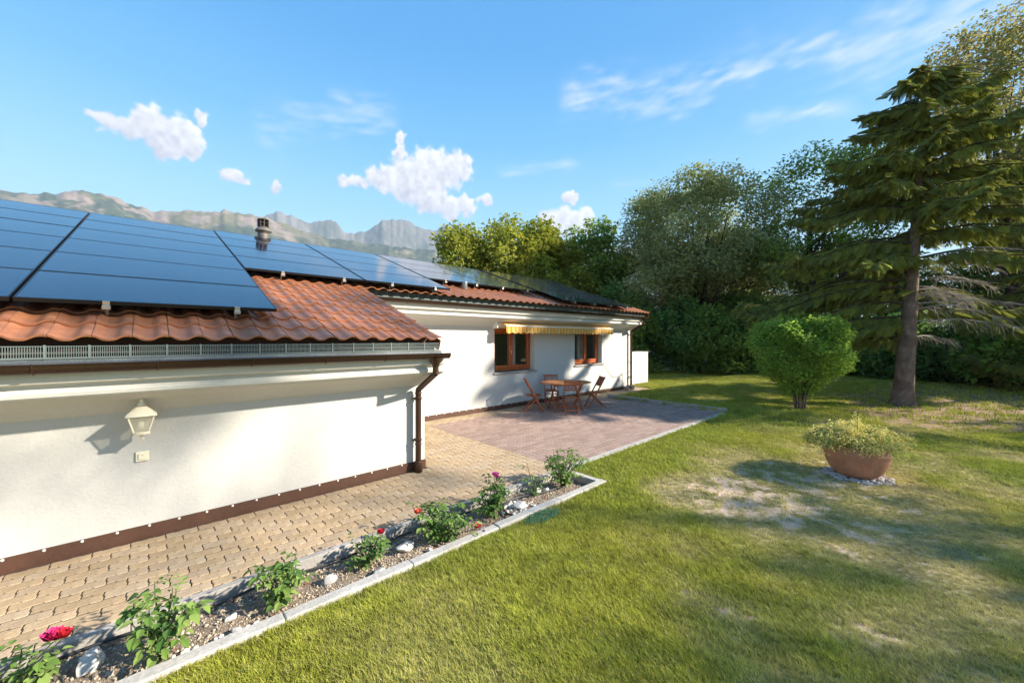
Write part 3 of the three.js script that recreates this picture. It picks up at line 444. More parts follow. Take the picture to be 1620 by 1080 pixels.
// ---------------------------------------------------------------- wall lantern and switch
{
  const l = thing('wall_lantern', 'cream four sided wall lantern on a round backplate', 'wall lamp', [-.05, 1.375, Z1]);
  obj('backplate', [lathe([[.001, 0], [.078, 0], [.082, .004], [.082, .01], [.07, .016], [.05, .018], [.046, .024], [.03, .03], [.001, .031]], 30).rotateX(Math.PI / 2).translate(0, -.005, .001), ...[...Array(6)].map((_, i) => muv(new THREE.SphereGeometry(.008, 8, 6)).translate(Math.cos(i * 1.047 + .5) * .06, -.005 + Math.sin(i * 1.047 + .5) * .06, .018))], M.cream, l);
  obj('arm', [tube(curve([[0, -.005, .02], [0, .02, .07], [0, .05, .13], [0, .06, .19], [0, .04, .215], [0, .0, .215]], 20), .011, 10), tube(curve([[0, .0, .02], [0, -.03, .06], [0, -.02, .10], [0, .03, .11]], 12), .006, 8)], M.cream, l);
  const L = V(0, 0, .215), sq = (w0, y0, w1, y1) => { const g = new THREE.CylinderGeometry(w1 * Math.SQRT2, w0 * Math.SQRT2, y1 - y0, 4, 1, true).rotateY(Math.PI / 4).translate(0, (y0 + y1) / 2, .215); return muv(g.toNonIndexed()); };
  const roofM = std(M.cream.color, .38, { side: THREE.DoubleSide });
  obj('roof', [sq(.112, -.105, .106, -.092), sq(.106, -.092, .062, -.045), sq(.062, -.045, .035, -.02), lathe([[.001, .052], [.012, .05], [.019, .04], [.014, .03], [.01, .023], [.02, .012], [.03, -.006], [.036, -.02], [.001, -.021]], 18).translate(0, 0, .215)].map(g => g), roofM, l);
  const e = [-1, 1].flatMap(a => [-1, 1].map(b => bar([a * .092, -.105, .215 + b * .092], [a * .052, -.262, .215 + b * .052], .012, .012)));
  obj('cage', [...e, ...[-1, 1].flatMap(s => [bx(-.098, .098, -.112, -.1, .215 + s * .092 - .006, .215 + s * .092 + .006), bx(s * .092 - .006, s * .092 + .006, -.1121, -.1001, .1295, .3005)]), sq(.062, -.282, .066, -.258), muv(new THREE.BoxGeometry(.12, .006, .12).translate(0, -.265, .215))], roofM, l);
  for (let i = 0; i < 4; i++) { const g = new THREE.BufferGeometry(), a = [-.084, -.112, .086], b = [.084, -.112, .086], c = [.05, -.258, .05], d = [-.05, -.258, .05]; g.setAttribute('position', new THREE.Float32BufferAttribute([...a, ...d, ...b, ...b, ...d, ...c], 3)); g.computeVertexNormals(); obj('pane', muv(g).rotateY(i * Math.PI / 2).translate(0, 0, .215), M.lampGlass, l); }
  obj('finial', [lathe([[.001, -.33], [.008, -.325], [.01, -.315], [.006, -.305], [.018, -.298], [.045, -.283], [.001, -.2825]], 16).translate(0, 0, .215), tube(curve([[0, -.325, .215], [.014, -.335, .215], [.02, -.328, .215]], 8), .004, 6)], M.cream, l);
  obj('bulb', [lathe([[.001, -.24], [.02, -.232], [.03, -.21], [.03, -.185], [.018, -.15], [.016, -.11], [.001, -.109]], 16).translate(0, 0, .215)], std(lin(.8, .78, .72), .3), l);
  const s = thing('light_switch', 'small square cream switch plate below the wall lantern', 'switch', [-.045, .83, Z1]);
  obj('plate', [rbx(-.05, .05, -.05, .05, .001, .022, .008)], M.cream, s); obj('rocker', [rbx(-.030, .030, -.030, .030, .0225, .032, .004)], M.cream, s); obj('indicator', [muv(new THREE.SphereGeometry(.004, 8, 6)).translate(0, .012, .032)], std(lin(.3, .1, .08), .4), s);
}
// ---------------------------------------------------------------- table and folding chairs
{
  const t = thing('garden_table', 'octagonal wooden garden table between four folding chairs', 'table', [8.72, 0, -7.17], -.5);
  const rx = .70, rz = .52, o = [[-.42, -1], [.42, -1], [1, -.42], [1, .42], [.42, 1], [-.42, 1], [-1, .42], [-1, -.42]].map(([a, b]) => new THREE.Vector2(a * rx, b * rz));
  obj('table_top', muv(new THREE.ExtrudeGeometry(new THREE.Shape(o), { depth: .022, bevelEnabled: true, bevelSize: .006, bevelThickness: .005, bevelSegments: 2 }).rotateX(-Math.PI / 2).translate(0, .755, 0)), M.tableWood, t);
  obj('apron', [bx(-.42, .42, .70, .748, -.30, -.28), bx(-.42, .42, .70, .748, .28, .30), bx(-.42, -.40, .70, .748, -.28, .28), bx(.40, .42, .70, .748, -.28, .28)], M.chairWood, t);
  for (const s of [-1, 1]) for (const e of [-1, 1]) obj('leg', bar([s * .40, 0, e * .34], [s * (.40 - (e > 0 ? .035 : 0)), .70, e * -.22], .03, .045), M.chairWood, t);
  obj('stretcher', [bar([-.40, .12, .25], [.40, .12, .25], .03, .03, V(0, 1, 0)), bar([-.40, .12, -.25], [.40, .12, -.25], .03, .03, V(0, 1, 0)), bar([-.40, .36, 0], [.40, .36, 0], .025, .025, V(0, 1, 0))], M.chairWood, t);
  const c = thing('folding_chair', 'wooden folding chair seen from behind, nearest the lawn', 'chair', [0, 0, 0], 0, 'folding chairs round the garden table');
  for (const s of [-1, 1]) { obj('leg', bar([s * .205, 0, .26], [s * .205, .90, -.23], .024, .042), M.chairWood, c); obj('leg', bar([s * .178, 0, -.27], [s * .178, .44, .17], .022, .04), M.chairWood, c); }
  obj('seat', [bx(-.165, .165, .425, .44, .17, .195), ...[...Array(9)].map((_, i) => rbx(-.165, .165, .44, .456, -.19 + i * .045, -.155 + i * .045, .004)), bx(-.150, -.125, .42, .44, -.19, .20), bx(.125, .150, .42, .44, -.19, .20)], M.chairWood, c);
  const at = y => .26 - y / .9 * .49;
  obj('backrest', [rbx(-.193, .193, .845, .895, at(.87) - .012, at(.87) + .012, .006), rbx(-.193, .193, .625, .66, at(.64) - .012, at(.64) + .012, .006), ...[...Array(10)].map((_, i) => bar([-.17 + i * .0378, .65, at(.65)], [-.17 + i * .0378, .855, at(.855)], .018, .010))], M.chairWood, c);
  obj('stretcher', [bar([-.19, .14, at(.14)], [.19, .14, at(.14)], .03, .018, V(0, 1, 0)), bar([-.165, .12, -.155], [.165, .12, -.155], .03, .018, V(0, 1, 0)), bar([-.165, .34, .06], [.165, .34, .06], .022, .016, V(0, 1, 0))], M.chairWood, c);
  const put = (o, x, z, face, label) => { o.position.set(x, 0, z); o.rotation.y = face; if (label) o.userData.label = label; };
  const cp = () => { const d = c.clone(); d.name = numbered('folding_chair'); d.userData = { ...c.userData }; scene.add(d); return d; };
  put(cp(), 7.86, -7.62, .92, 'wooden folding chair in profile, on the chimney side of the table');
  put(cp(), 9.64, -6.80, -2.2, 'wooden folding chair turned out at the end of the table nearest the raised lawn');
  put(cp(), 9.0, -7.95, -.75, 'wooden folding chair between the table and the house wall');
  put(c, 8.28, -6.62, Math.PI - .70);
}
// ---------------------------------------------------------------- small things by the far end of the house
{
  const p = thing('power_plug', 'black plug and adapter lying on a window sill', 'plug', [11.95, 1.098, Z2 + .0]);
  obj('adapter', [rbx(-.15, -.06, 0, .045, -.03, .03, .012), rbx(-.02, .05, 0, .035, -.02, .03, .01)], M.hose, p); obj('plug_head', [rbx(.08, .15, 0, .03, -.02, .02, .01), rbx(.17, .20, 0, .02, -.01, .01, .004)], M.hose, p);
  tag(obj('cable', tube(curve([[12.0, 1.12, Z2 + .02], [12.25, 1.12, Z2 + .06], [12.48, 1.08, Z2 + .07], [12.62, .95, Z2 + .04], [12.90, .66, Z2 + .03], [13.15, .54, Z2 + .03], [13.5, .56, Z2 + .04], [13.86, .66, Z2 + .12], [13.95, .30, Z2 + .15], [13.93, .04, Z2 + .16]], 60), .007, 6), std(lin(.30, .30, .30), .5), scene), 'thin grey cable sagging along the wall from the sill', 'cable');
  const s = thing('plant_stand', 'tall wire plant stand with two small pots at the wall end', 'plant stand', [13.86, 0, Z2 + .24]);
  const wire = std(lin(.14, .14, .14), .5, { metalness: .5 }), ring = (x, y, r) => tube([...Array(13)].map((_, i) => [x + Math.cos(i / 12 * 6.283) * r, y, Math.sin(i / 12 * 6.283) * r]), .005, 5, false);
  obj('frame', [tube([[-.12, 0, 0], [-.10, .95, 0]], .006, 6), tube([[.12, 0, 0], [.10, .95, 0]], .006, 6), tube([[0, 0, -.1], [0, .95, -.04]], .006, 6), ring(0, .18, .13), ring(0, .45, .11), ring(0, .72, .09), tube(curve([[-.1, .95, 0], [-.05, 1.08, 0], [0, 1.14, 0], [.05, 1.08, 0], [.1, .95, 0]], 14), .005, 6), tube(curve([[0, .45, .1], [.05, .55, .1], [0, .62, .1], [-.05, .55, .1], [0, .5, .1]], 14), .004, 5)], wire, s);
  for (const x of [-.24, .22]) { const pt = obj('pot', [lathe([[.001, 0], [.07, 0], [.095, .13], [.10, .13], [.10, .15], [.085, .15], [.08, .12], [.001, .12]], 20).translate(x, 0, .03)], std(lin(.30, .26, .23), .8), s); }
  const cb = thing('garden_cabinet', 'white garden cabinet with closed door beyond the gable corner', 'cabinet', [15.05, 0, -9.3]);
  obj('body', [bx(0, 1.55, .06, 1.40, 0, .45), bx(.05, 1.5, 0, .06, .05, .40)], M.white, cb); obj('top', [rbx(-.02, 1.57, 1.40, 1.43, -.02, .47, .006)], M.white, cb);
  const d = obj('door', [rbx(.12, 1.46, .14, 1.34, .451, .475, .008), rbx(.35, 1.22, .30, 1.18, .476, .484, .004)], M.white, cb); obj('handle', [bar([1.36, .62, .50], [1.36, .78, .50], .014, .014), bx(1.35, 1.37, .62, .64, .475, .50), bx(1.35, 1.37, .76, .78, .475, .50)], M.alu, d);
}
// ---------------------------------------------------------------- leaves
function leafGeo(L, w, fold = .25, curl = .2) { // an oval leaf lying along +z from its stalk
  const pos = [], nor = [], pr = [0, .75, 1, .8, .42, 0], n = pr.length - 1, P = (i, s) => { const t = i / n; return [s * pr[i] * w / 2, Math.abs(s) * pr[i] * w * fold - t * t * L * curl, t * L]; };
  const f = (a, b, c) => pos.push(...a, ...b, ...c);
  for (let i = 0; i < n; i++) for (const s of [-1, 1]) { const a = P(i, 0), b = P(i, s), c = P(i + 1, 0), d = P(i + 1, s); if (i) f(...(s > 0 ? [a, c, b] : [a, b, c])); if (i < n - 1) f(...(s > 0 ? [b, c, d] : [b, d, c])); }
  const g = new THREE.BufferGeometry(); g.setAttribute('position', new THREE.Float32BufferAttribute(pos, 3)); g.computeVertexNormals(); return muv(g);
}
function sprayGeo(n, R, L, w, seed, flat = .6) { // a handful of leaves round a twig end
  const r = rng(seed), l = [], m = new THREE.Matrix4();
  for (let i = 0; i < n; i++) {
    const d = V(r() - .5, (r() - .5) * flat, r() - .5).normalize().multiplyScalar(R * Math.sqrt(r())), k = L * (.7 + r() * .6), ww = w * (.8 + r() * .4), f = .25 + r() * .2;
    const pos = [0, 0, 0, -ww / 2, ww * f, k * .45, 0, 0, k * .55, 0, 0, 0, 0, 0, k * .55, ww / 2, ww * f, k * .45, -ww / 2, ww * f, k * .45, 0, -k * .12, k, 0, 0, k * .55, 0, 0, k * .55, 0, -k * .12, k, ww / 2, ww * f, k * .45];
    const g = new THREE.BufferGeometry(); g.setAttribute('position', new THREE.Float32BufferAttribute(pos, 3)); g.computeVertexNormals();
    m.makeRotationFromEuler(new THREE.Euler((r() - .35) * 1.6, Math.atan2(d.x, d.z) + (r() - .5) * 1.6, (r() - .5) * 1.4)).setPosition(d); l.push(g.applyMatrix4(m));
  }
  return mergeGeometries(l);
}
function crownOf(parent, name, geo, mat, places, col) { // [x, y, z, scale, shade]
  const im = new THREE.InstancedMesh(geo, mat, places.length), m = new THREE.Matrix4(), q = new THREE.Quaternion(), e = new THREE.Euler(), r = rng(places.length * 13 + name.length);
  places.forEach(([x, y, z, s, rot], i) => { rot ? e.set(...rot) : e.set((r() - .5) * 1.2, r() * 6.283, (r() - .5) * 1.2); m.compose(V(x, y, z), q.setFromEuler(e), V(s, s, s)); im.setMatrixAt(i, m); im.setColorAt(i, col(r, x, y, z)); });
  im.name = name; im.castShadow = im.receiveShadow = true; im.userData.kind = 'stuff'; parent.add(im); return im;
}
// ---------------------------------------------------------------- roses
{
  const leafM = [lin(.07, .15, .03), lin(.12, .21, .04), lin(.20, .29, .07), lin(.22, .15, .04)].map(c => leafMat(c, .3)), LG = [leafGeo(.066, .044, .16, .25), leafGeo(.052, .036, .2, .1), leafGeo(.042, .028, .2, .3)];
  const petal = leafGeo(.034, .036, .3, -.35), bloomG = (n, seed) => { const r = rng(seed), l = []; for (let i = 0; i < n; i++) { const t = i / n, a = i * 2.4; l.push(petal.clone().scale(.55 + t * .75, 1, .5 + t * .8).rotateX(-1.4 + t * 1.15 + (r() - .5) * .25).rotateY(a).translate(0, .012 * (1 - t), 0)); } return merge(l); };
  const B = bloomG(34, 3), B2 = bloomG(22, 4);
  const reds = { red: std(lin(.50, .012, .03), .7, { side: THREE.DoubleSide }), magenta: std(lin(.52, .02, .14), .7, { side: THREE.DoubleSide }), pink: std(lin(.60, .10, .34), .7, { side: THREE.DoubleSide }), orange: std(lin(.72, .20, .12), .7, { side: THREE.DoubleSide }), coral: std(lin(.68, .12, .13), .7, { side: THREE.DoubleSide }) };
  function rose(label, x, z, h, rad, nCane, nLeaf, single, tone, blooms, seed) {
    const g = thing('rose_bush', label, 'rose bush', [x, -.09, z], 0, 'rose bushes in the flower bed'), r = rng(seed), canes = [], tips = [];
    for (let i = 0; i < nCane; i++) {
      const a = i / nCane * 6.28 + r() * .9, k = .35 + r() * .65, H = h * (.55 + r() * .5), p = curve([[0, 0, 0], [Math.cos(a) * rad * .35 * k, H * .45, Math.sin(a) * rad * .35 * k], [Math.cos(a) * rad * k, H * .85, Math.sin(a) * rad * k], [Math.cos(a) * rad * k * 1.05, H, Math.sin(a) * rad * k * 1.05]], 10);
      canes.push(tube(p, p.map((_, j) => .007 * (1 - j / 11) + .0015), 6)); tips.push(p);
    }
    const done = [], leaves = [];
    blooms.forEach(([c, bx_, by, bz, s]) => { const p = curve([[0, .02, 0], [bx_ * .3, by * .5, bz * .3], [bx_, by - .01, bz]], 10); canes.push(tube(p, p.map((_, j) => .006 - j * .0003), 6)); tips.push(p); });
    obj('cane', canes, M.stem, g);
    let i = 0;
    while (i < nLeaf) { // leaves stand in fives on their stalks
      const p = tips[r() * tips.length | 0], t = 2 + r() * 8.9, q = p[Math.min(10, t | 0)], a = r() * 6.283, sp = .05 + r() * .08, c = V(q.x + Math.cos(a) * sp, q.y + (r() - .3) * .05, q.z + Math.sin(a) * sp), dir = a, n = single ? 5 : 5, S = (.75 + r() * .55) * (single ? 1 : .9);
      const mk = leafM[clamp((tone + (r() - .5) * 2.2 + .5) | 0, 0, r() < .05 ? 3 : 2)];
      for (let j = 0; j < n && i < nLeaf; j++, i++) {
        const side = j === 0 ? 0 : j % 2 ? 1 : -1, back = j === 0 ? 0 : -.035 * Math.ceil(j / 2), L = LG[j === 0 ? 0 : j < 3 ? 1 : 2], yaw = Math.PI / 2 - dir + side * 1.0, e = new THREE.Euler((r() - .25) * .8, yaw, (r() - .5) * .7, 'YXZ');
        const px = c.x + Math.cos(dir) * back + (-Math.sin(dir)) * -side * .006, pz = c.z + Math.sin(dir) * back, py = Math.max(.02, c.y + back * .1 + (r() - .5) * .01);
        if (single) { const m = mesh('leaf', L, mk, g); m.position.set(px, py, pz); m.rotation.copy(e); m.scale.setScalar(S * (.85 + r() * .3)); }
        else { const m = new THREE.Matrix4().compose(V(px, py, pz), new THREE.Quaternion().setFromEuler(e), V(S, S, S)); leaves.push([L, m, mk]); }
      }
    }
    if (!single) for (const mk of leafM) { const l = leaves.filter(q => q[2] === mk).map(q => q[0].clone().applyMatrix4(q[1])); if (l.length) { const o = obj('leaves', l, mk, g); o.userData.kind = 'stuff'; } }
    for (const [c, bx_, by, bz, s] of blooms) { const m = mesh('blossom', s > 1 ? B : B2, reds[c], g); m.position.set(bx_, by, bz); m.rotation.set(.25, seed, .2); m.scale.setScalar(s); }
    return g;
  }
  rose('rose bush with a large crimson bloom at the near end of the bed', -.56, -3.60, .26, .22, 8, 170, true, 1.6, [['magenta', .15, .335, .10, 1.75], ['red', .185, .34, .12, 1.4]], 3);
  rose('leafy rose bush without flowers, second from the near end of the bed', .06, -3.42, .46, .21, 12, 290, true, 1.3, [], 11);
  rose('rose bush with reddish young shoots, third from the near end of the bed', .76, -3.47, .42, .19, 12, 290, true, 1.0, [], 13);
  rose('low sparse rose bush with one small red bloom beside a flat white rock', 1.48, -3.56, .26, .22, 9, 220, false, .8, [['red', .10, .28, .06, 1.25]], 17);
  rose('broad rose bush with orange and coral blooms', 2.22, -3.47, .36, .28, 18, 720, false, .8, [['orange', -.26, .36, -.02, 1.35], ['coral', .30, .12, .22, 1.3]], 19);
  rose('upright dark rose bush with a pink bloom on a tall cane', 2.95, -3.54, .38, .19, 14, 560, false, .2, [['pink', .03, .475, .03, 1.55], ['pink', .05, .45, .06, 1.2]], 23);
  rose('thin straggly rose bush by the white stones', 3.72, -3.58, .42, .15, 6, 60, false, .9, [], 29);
  rose('bushy rose with tall bare shoots at the patio end of the bed', 4.28, -3.58, .50, .27, 18, 720, false, 1.2, [], 37);
}
// ---------------------------------------------------------------- white rocks, hose and litter in the bed
{
  const rock = (x, z, sx, sy, sz, seed, label, m = M.rock) => {
    const g = new THREE.IcosahedronGeometry(1, 3), p = g.attributes.position, r = rng(seed), cuts = [...Array(7)].map(() => [V(r() - .5, (r() - .3), r() - .5).normalize(), .62 + r() * .28]);
    for (let i = 0; i < p.count; i++) { const v = V(p.getX(i), p.getY(i), p.getZ(i)); for (const [n, d] of cuts) { const e = v.dot(n) - d; if (e > 0) v.addScaledVector(n, -e); } v.multiplyScalar(1 + (fbm(v.x * 3 + seed, v.z * 3 + v.y * 2, 3, 5) - .5) * .16); p.setXYZ(i, v.x * sx, v.y * sy, v.z * sz); }
    g.computeVertexNormals(); const o = obj('white_rock', muv(toCreasedNormals(g, .5)), m, scene); o.position.set(x, -.075 + sy * .35, z); o.rotation.set((r() - .5) * .3, r() * 6, (r() - .5) * .3); return tag(o, label, 'rock', 'rocks in the flower bed');
  };
  rock(-.27, -3.63, .10, .085, .06, 3, 'large split white rock at the near end of the rose bed');
  rock(.45, -3.55, .045, .025, .032, 5, 'small white rock behind the second rose, nearer the path');
  rock(.46, -3.38, .042, .024, .03, 7, 'small white rock between second and third rose, nearer the kerb');
  rock(1.14, -3.52, .06, .045, .04, 9, 'grey white lump of rock past the third rose', std(lin(.55, .54, .53), .85, { map: rep(tMottle, 2) }));
  rock(1.50, -3.35, .06, .034, .05, 11, 'rounded white rock against the pale kerb');
  rock(1.86, -3.57, .11, .05, .08, 13, 'flat white rock beside the broad rose bush');
  rock(2.03, -3.37, .028, .02, .022, 15, 'tiny grey stone between the flat rock and the kerb');
  rock(3.36, -3.50, .13, .055, .085, 17, 'flat white rock ringed by the black hose');
  rock(3.86, -3.66, .06, .05, .05, 19, 'white stone behind the thin straggly rose');
  rock(3.98, -3.60, .045, .04, .04, 21, 'second white stone behind the thin straggly rose');
  const r = rng(77), pg = new THREE.IcosahedronGeometry(1, 1), L = [];
  for (let i = 0; i < 60; i++) { const a = r() * 6.28, d = .06 + r() * .14, s = .008 + r() * .014; L.push(pg.clone().scale(s * 1.3, s * .8, s).rotateY(r() * 6).translate(3.34 + Math.cos(a) * d * 1.3, -.078 + s * .4, -3.50 + Math.sin(a) * d)); }
  for (let i = 0; i < 50; i++) { const s = .008 + r() * .012; L.push(pg.clone().scale(s * 1.3, s * .8, s).rotateY(r() * 6).translate(.10 + r() * .5, -.078 + s * .4, -3.27 - r() * .12)); }
  const wp = obj('white_pebbles', L.map(g => muv(g)), std(lin(.68, .66, .62), .85), scene); wp.userData = { kind: 'stuff', label: 'small white pebbles scattered in the bed', category: 'pebbles' };
  tag(obj('drip_hose', [tube(curve([[-.9, -.06, -3.80], [-.2, -.045, -3.82], [.3, -.05, -3.76], [.72, -.04, -3.80], [1.2, -.05, -3.76], [1.7, -.05, -3.79], [2.3, -.05, -3.78], [2.8, -.04, -3.74], [3.2, -.04, -3.70]], 80), .011, 8), tube(curve([[3.12, -.05, -3.28], [3.10, -.05, -3.45], [3.22, -.045, -3.62], [3.5, -.045, -3.66], [3.8, -.05, -3.58], [4.1, -.05, -3.54], [4.5, -.05, -3.56]], 50), .011, 8)], M.hose, scene), 'black drip hose snaking through the rose bed', 'hose');
  const lg = leafGeo(.03, .02, .3, .4), lit = []; for (let i = 0; i < 160; i++) { const x = -1.2 + r() * 5.8, z = -3.84 + r() * .57; lit.push(lg.clone().rotateX(r() * .6).rotateY(r() * 6.28).scale(.6 + r() * .8, 1, .6 + r() * .8).translate(x, -.07 + (fbm(x * 5, z * 5, 4, 131) - .5) * .05, z)); }
  const lm = obj('fallen_petals', lit, std(lin(.20, .05, .03), .9, { side: THREE.DoubleSide }), scene); lm.userData = { kind: 'stuff', label: 'dry reddish petals and leaves lying on the bed', category: 'leaf litter' };
  for (const [x, l] of [[2.55, 'dark round peg in the pale kerb, nearer the coral rose'], [2.76, 'dark round peg in the pale kerb, nearer the hose ring']]) tag(obj('kerb_peg', lathe([[.001, .003], [.010, .003], [.013, 0], [.013, -.01]], 14).translate(x, .018, -3.18), M.hose, scene), l, 'peg', 'pegs in the kerb');
  // blue green creeping plant against the kerb
  const cr = thing('creeping_plant', 'blue green creeping plant on the lawn against the pale kerb', 'plant', [3.28, -.02, -3.02]), pl = [];
  for (let i = 0; i < 240; i++) { const a = r() * 6.28, d = Math.sqrt(r()); pl.push([Math.cos(a) * d * .26, .015 + r() * .05 * (1 - d), Math.sin(a) * d * .10, .6 + r() * .5]); }
  crownOf(cr, 'foliage', sprayGeo(8, .03, .02, .012, 5), leafMat(lin(.14, .27, .15), .3), pl, rr => lin(1, 1, 1).multiplyScalar(.75 + rr() * .5));
}
// ---------------------------------------------------------------- terracotta bowl
{
  const t = thing('planter', 'wide terracotta bowl filled with yellow leaved shrub on the worn lawn', 'planter', [7.72, lawnY(7.72, -.8), -.80]);
  obj('bowl', [lathe([[.001, .02], [.20, .02], [.235, .03], [.30, .10], [.352, .20], [.382, .31], [.388, .365], [.392, .368], [.392, .374], [.386, .377], [.38, .43], [.365, .475], [.345, .48], [.345, .46], [.36, .38], [.30, .36], [.001, .36]], 56)], M.terracotta, t);
  obj('soil', [lathe([[.001, .42], [.20, .415], [.357, .40]], 30)], std(lin(.06, .04, .03), 1), t);
  const r = rng(8), tw = [], pl = [];
  for (let i = 0; i < 46; i++) { const a = r() * 6.28, d = .2 + r() * .42, h = .56 + r() * .18 - d * .12, p = curve([[Math.cos(a) * .1, .4, Math.sin(a) * .1], [Math.cos(a) * d * .55, h + .02, Math.sin(a) * d * .55], [Math.cos(a) * d, h - .06, Math.sin(a) * d]], 7); tw.push(tube(p, .004, 5)); for (let k = 2; k < 8; k++) for (let q = 0; q < 7; q++) pl.push([p[k].x + (r() - .5) * .12, p[k].y + (r() - .3) * .10, p[k].z + (r() - .5) * .12, .7 + r() * .5]); }
  for (let i = 0; i < 500; i++) { const a = r() * 6.28, d = Math.sqrt(r()) * .60; pl.push([Math.cos(a) * d, .50 + .16 * (1 - (d / .6) ** 2) + (r() - .5) * .10 + (fbm(Math.cos(a) * d * 6 + 4, Math.sin(a) * d * 6, 2, 9) - .5) * .16, Math.sin(a) * d, .7 + r() * .5]); }
  const sp = curve([[-.02, .5, .0], [-.05, .75, .02], [-.06, .92, .02]], 8); tw.push(tube(sp, .005, 5)); for (let i = 0; i < 24; i++) { const q = sp[3 + (r() * 6 | 0)]; pl.push([q.x + (r() - .5) * .05, q.y + (r() - .5) * .04, q.z + (r() - .5) * .05, .7]); }
  obj('twigs', tw, M.darkBark, t).userData.kind = 'stuff';
  crownOf(t, 'foliage', sprayGeo(11, .05, .034, .019, 12, 1), leafMat(lin(.66, .58, .20), .3), pl, rr => { const k = rr(); return k < .18 ? lin(.38, .55, .35) : lin(1, 1, 1).multiplyScalar(.8 + rr() * .4); });
  const st = [], g = new THREE.IcosahedronGeometry(1, 1);
  for (let i = 0; i < 420; i++) { const a = r() * 6.28, d = .20 + r() * .21, s = .010 + r() * .018; st.push(muv(g.clone().scale(s * 1.3, s * .8, s).rotateY(r() * 6).translate(7.72 + Math.cos(a) * d, lawnY(7.72, -.8) + .002 + s * .4, -.80 + Math.sin(a) * d))); }
  const o = obj('stone_chippings', st, std(lin(.52, .48, .46), .9, { map: rep(tMottle, 4) }), scene); o.userData = { kind: 'stuff', label: 'pale stone chippings ringing the foot of the terracotta bowl', category: 'chippings' };
}
// ---------------------------------------------------------------- trees
const spray1 = sprayGeo(13, .38, .23, .17, 71, 1), spray2 = sprayGeo(16, .36, .17, .105, 73, 1), spray3 = sprayGeo(12, .36, .26, .19, 79, .8);
function tree(o) {
  const t = thing(o.name || 'tree', o.label, o.cat || 'tree', [o.x, lawnY(o.x, o.z) - .05, o.z], 0, o.group), r = rng(o.seed), limbs = [], pl = [], clumps = [];
  const lean = o.lean || [0, 0], tip = [lean[0], o.trunkH, lean[1]], tr = o.r;
  const trunkP = curve([[0, -.1, 0], [lean[0] * .3 + (r() - .5) * tr, o.trunkH * .35, lean[1] * .3 + (r() - .5) * tr], [lean[0] * .7, o.trunkH * .7, lean[1] * .7], tip], 10);
  if (o.r > .02) obj('trunk', tube(trunkP, trunkP.map((_, i) => tr * (i === 0 ? 1.35 : 1) * (1 - .65 * i / 10)), 12), o.bark || M.darkBark, t);
  for (const [cx, cy, cz, rx, ry, rz, n] of o.crown) for (let i = 0; i < n; i++) {
    const a = r() * 6.283, u = r() * 2 - 1, s = Math.sqrt(1 - u * u), k = .62 + .38 * Math.pow(r(), .5); clumps.push([cx + Math.cos(a) * s * rx * k, cy + u * ry * k, cz + Math.sin(a) * s * rz * k, o.clump * (.65 + r() * .7)]);
  }
  clumps.forEach(([x, y, z, R], i) => {
    if (i % (o.limbEvery || 4) === 0) { const k = Math.min(9, 3 + (r() * 6 | 0)), b = trunkP[k], th = tr * (1 - .065 * k) * (.28 + r() * .2), m = [mix(b.x, x, .45) + (r() - .5) * .5, mix(b.y, y, .4) + .2, mix(b.z, z, .45) + (r() - .5) * .5], p = curve([[b.x, b.y, b.z], m, [x, y, z]], 8); limbs.push(tube(p, p.map((_, j) => Math.max(.008, th * (1 - j / 8.6))), 6)); }
    const n = Math.round(o.per * .62 * (R / o.clump) ** 2);
    for (let k = 0; k < n; k++) { const a = r() * 6.283, u = r() * 1.75 - .75, s = Math.sqrt(Math.max(0, 1 - u * u)), d = R * (.45 + .55 * Math.sqrt(r())); pl.push([x + Math.cos(a) * s * d, y + u * d * (o.flat || .72), z + Math.sin(a) * s * d, (.7 + r() * .6) * (o.ls || 1)]); }
  });
  if (limbs.length) obj('limb', limbs, o.bark || M.darkBark, t);
  crownOf(t, 'crown', o.spray || spray1, o.leaf, pl, o.col || (q => lin(1, 1, 1).multiplyScalar(.7 + q() * .6)));
  return t;
}
const LM = { maple: leafMat(lin(.30, .33, .04), .5), dark: leafMat(lin(.11, .18, .045), .42), silver: leafMat(lin(.33, .36, .16), .5), mid: leafMat(lin(.19, .28, .055), .48), lime: leafMat(lin(.26, .40, .06), .5), gold: leafMat(lin(.36, .33, .13), .48), laurel: leafMat(lin(.15, .27, .075), .45) };
const vary = (a, b) => q => { const k = q(); return lin(mix(a[0], b[0], k), mix(a[1], b[1], k), mix(a[2], b[2], k)).multiplyScalar(.75 + q() * .5); };
const W0 = [.8, .9, .8], W1 = [1.25, 1.1, 1.1];
tree({ label: 'yellow green maple rising behind the roof, tallest of that clump', group: 'maples behind the house', x: 17.8, z: -19.0, trunkH: 6, r: .25, crown: [[0, 6.2, 0, 2.9, 3.6, 2.9, 58]], clump: 1.05, per: 34, leaf: LM.maple, seed: 101, col: vary(W0, W1) });
tree({ label: 'low yellow green maple at the mountain side of the clump behind the roof', group: 'maples behind the house', x: 14.8, z: -20.2, trunkH: 5, r: .2, crown: [[0, 5.6, 0, 2.2, 3.2, 2.4, 40]], clump: 1.0, per: 34, leaf: LM.maple, seed: 103, col: vary(W0, W1) });
tree({ label: 'yellow green maple behind the roof, next to the dark tree', group: 'maples behind the house', x: 20.0, z: -18.2, trunkH: 5.5, r: .2, crown: [[0, 5.4, 0, 2.4, 3.9, 2.4, 46]], clump: .95, per: 34, leaf: LM.maple, seed: 105, col: vary(W0, W1) });
tree({ label: 'slender dark green tree between the maples and the silvery tree', x: 22.4, z: -16.0, trunkH: 7, r: .22, crown: [[0, 6.2, 0, 1.7, 3.9, 1.8, 38], [1.2, 4.0, .8, 1.8, 2.4, 1.8, 20]], clump: .9, per: 30, leaf: LM.mid, seed: 107, limbEvery: 3 });
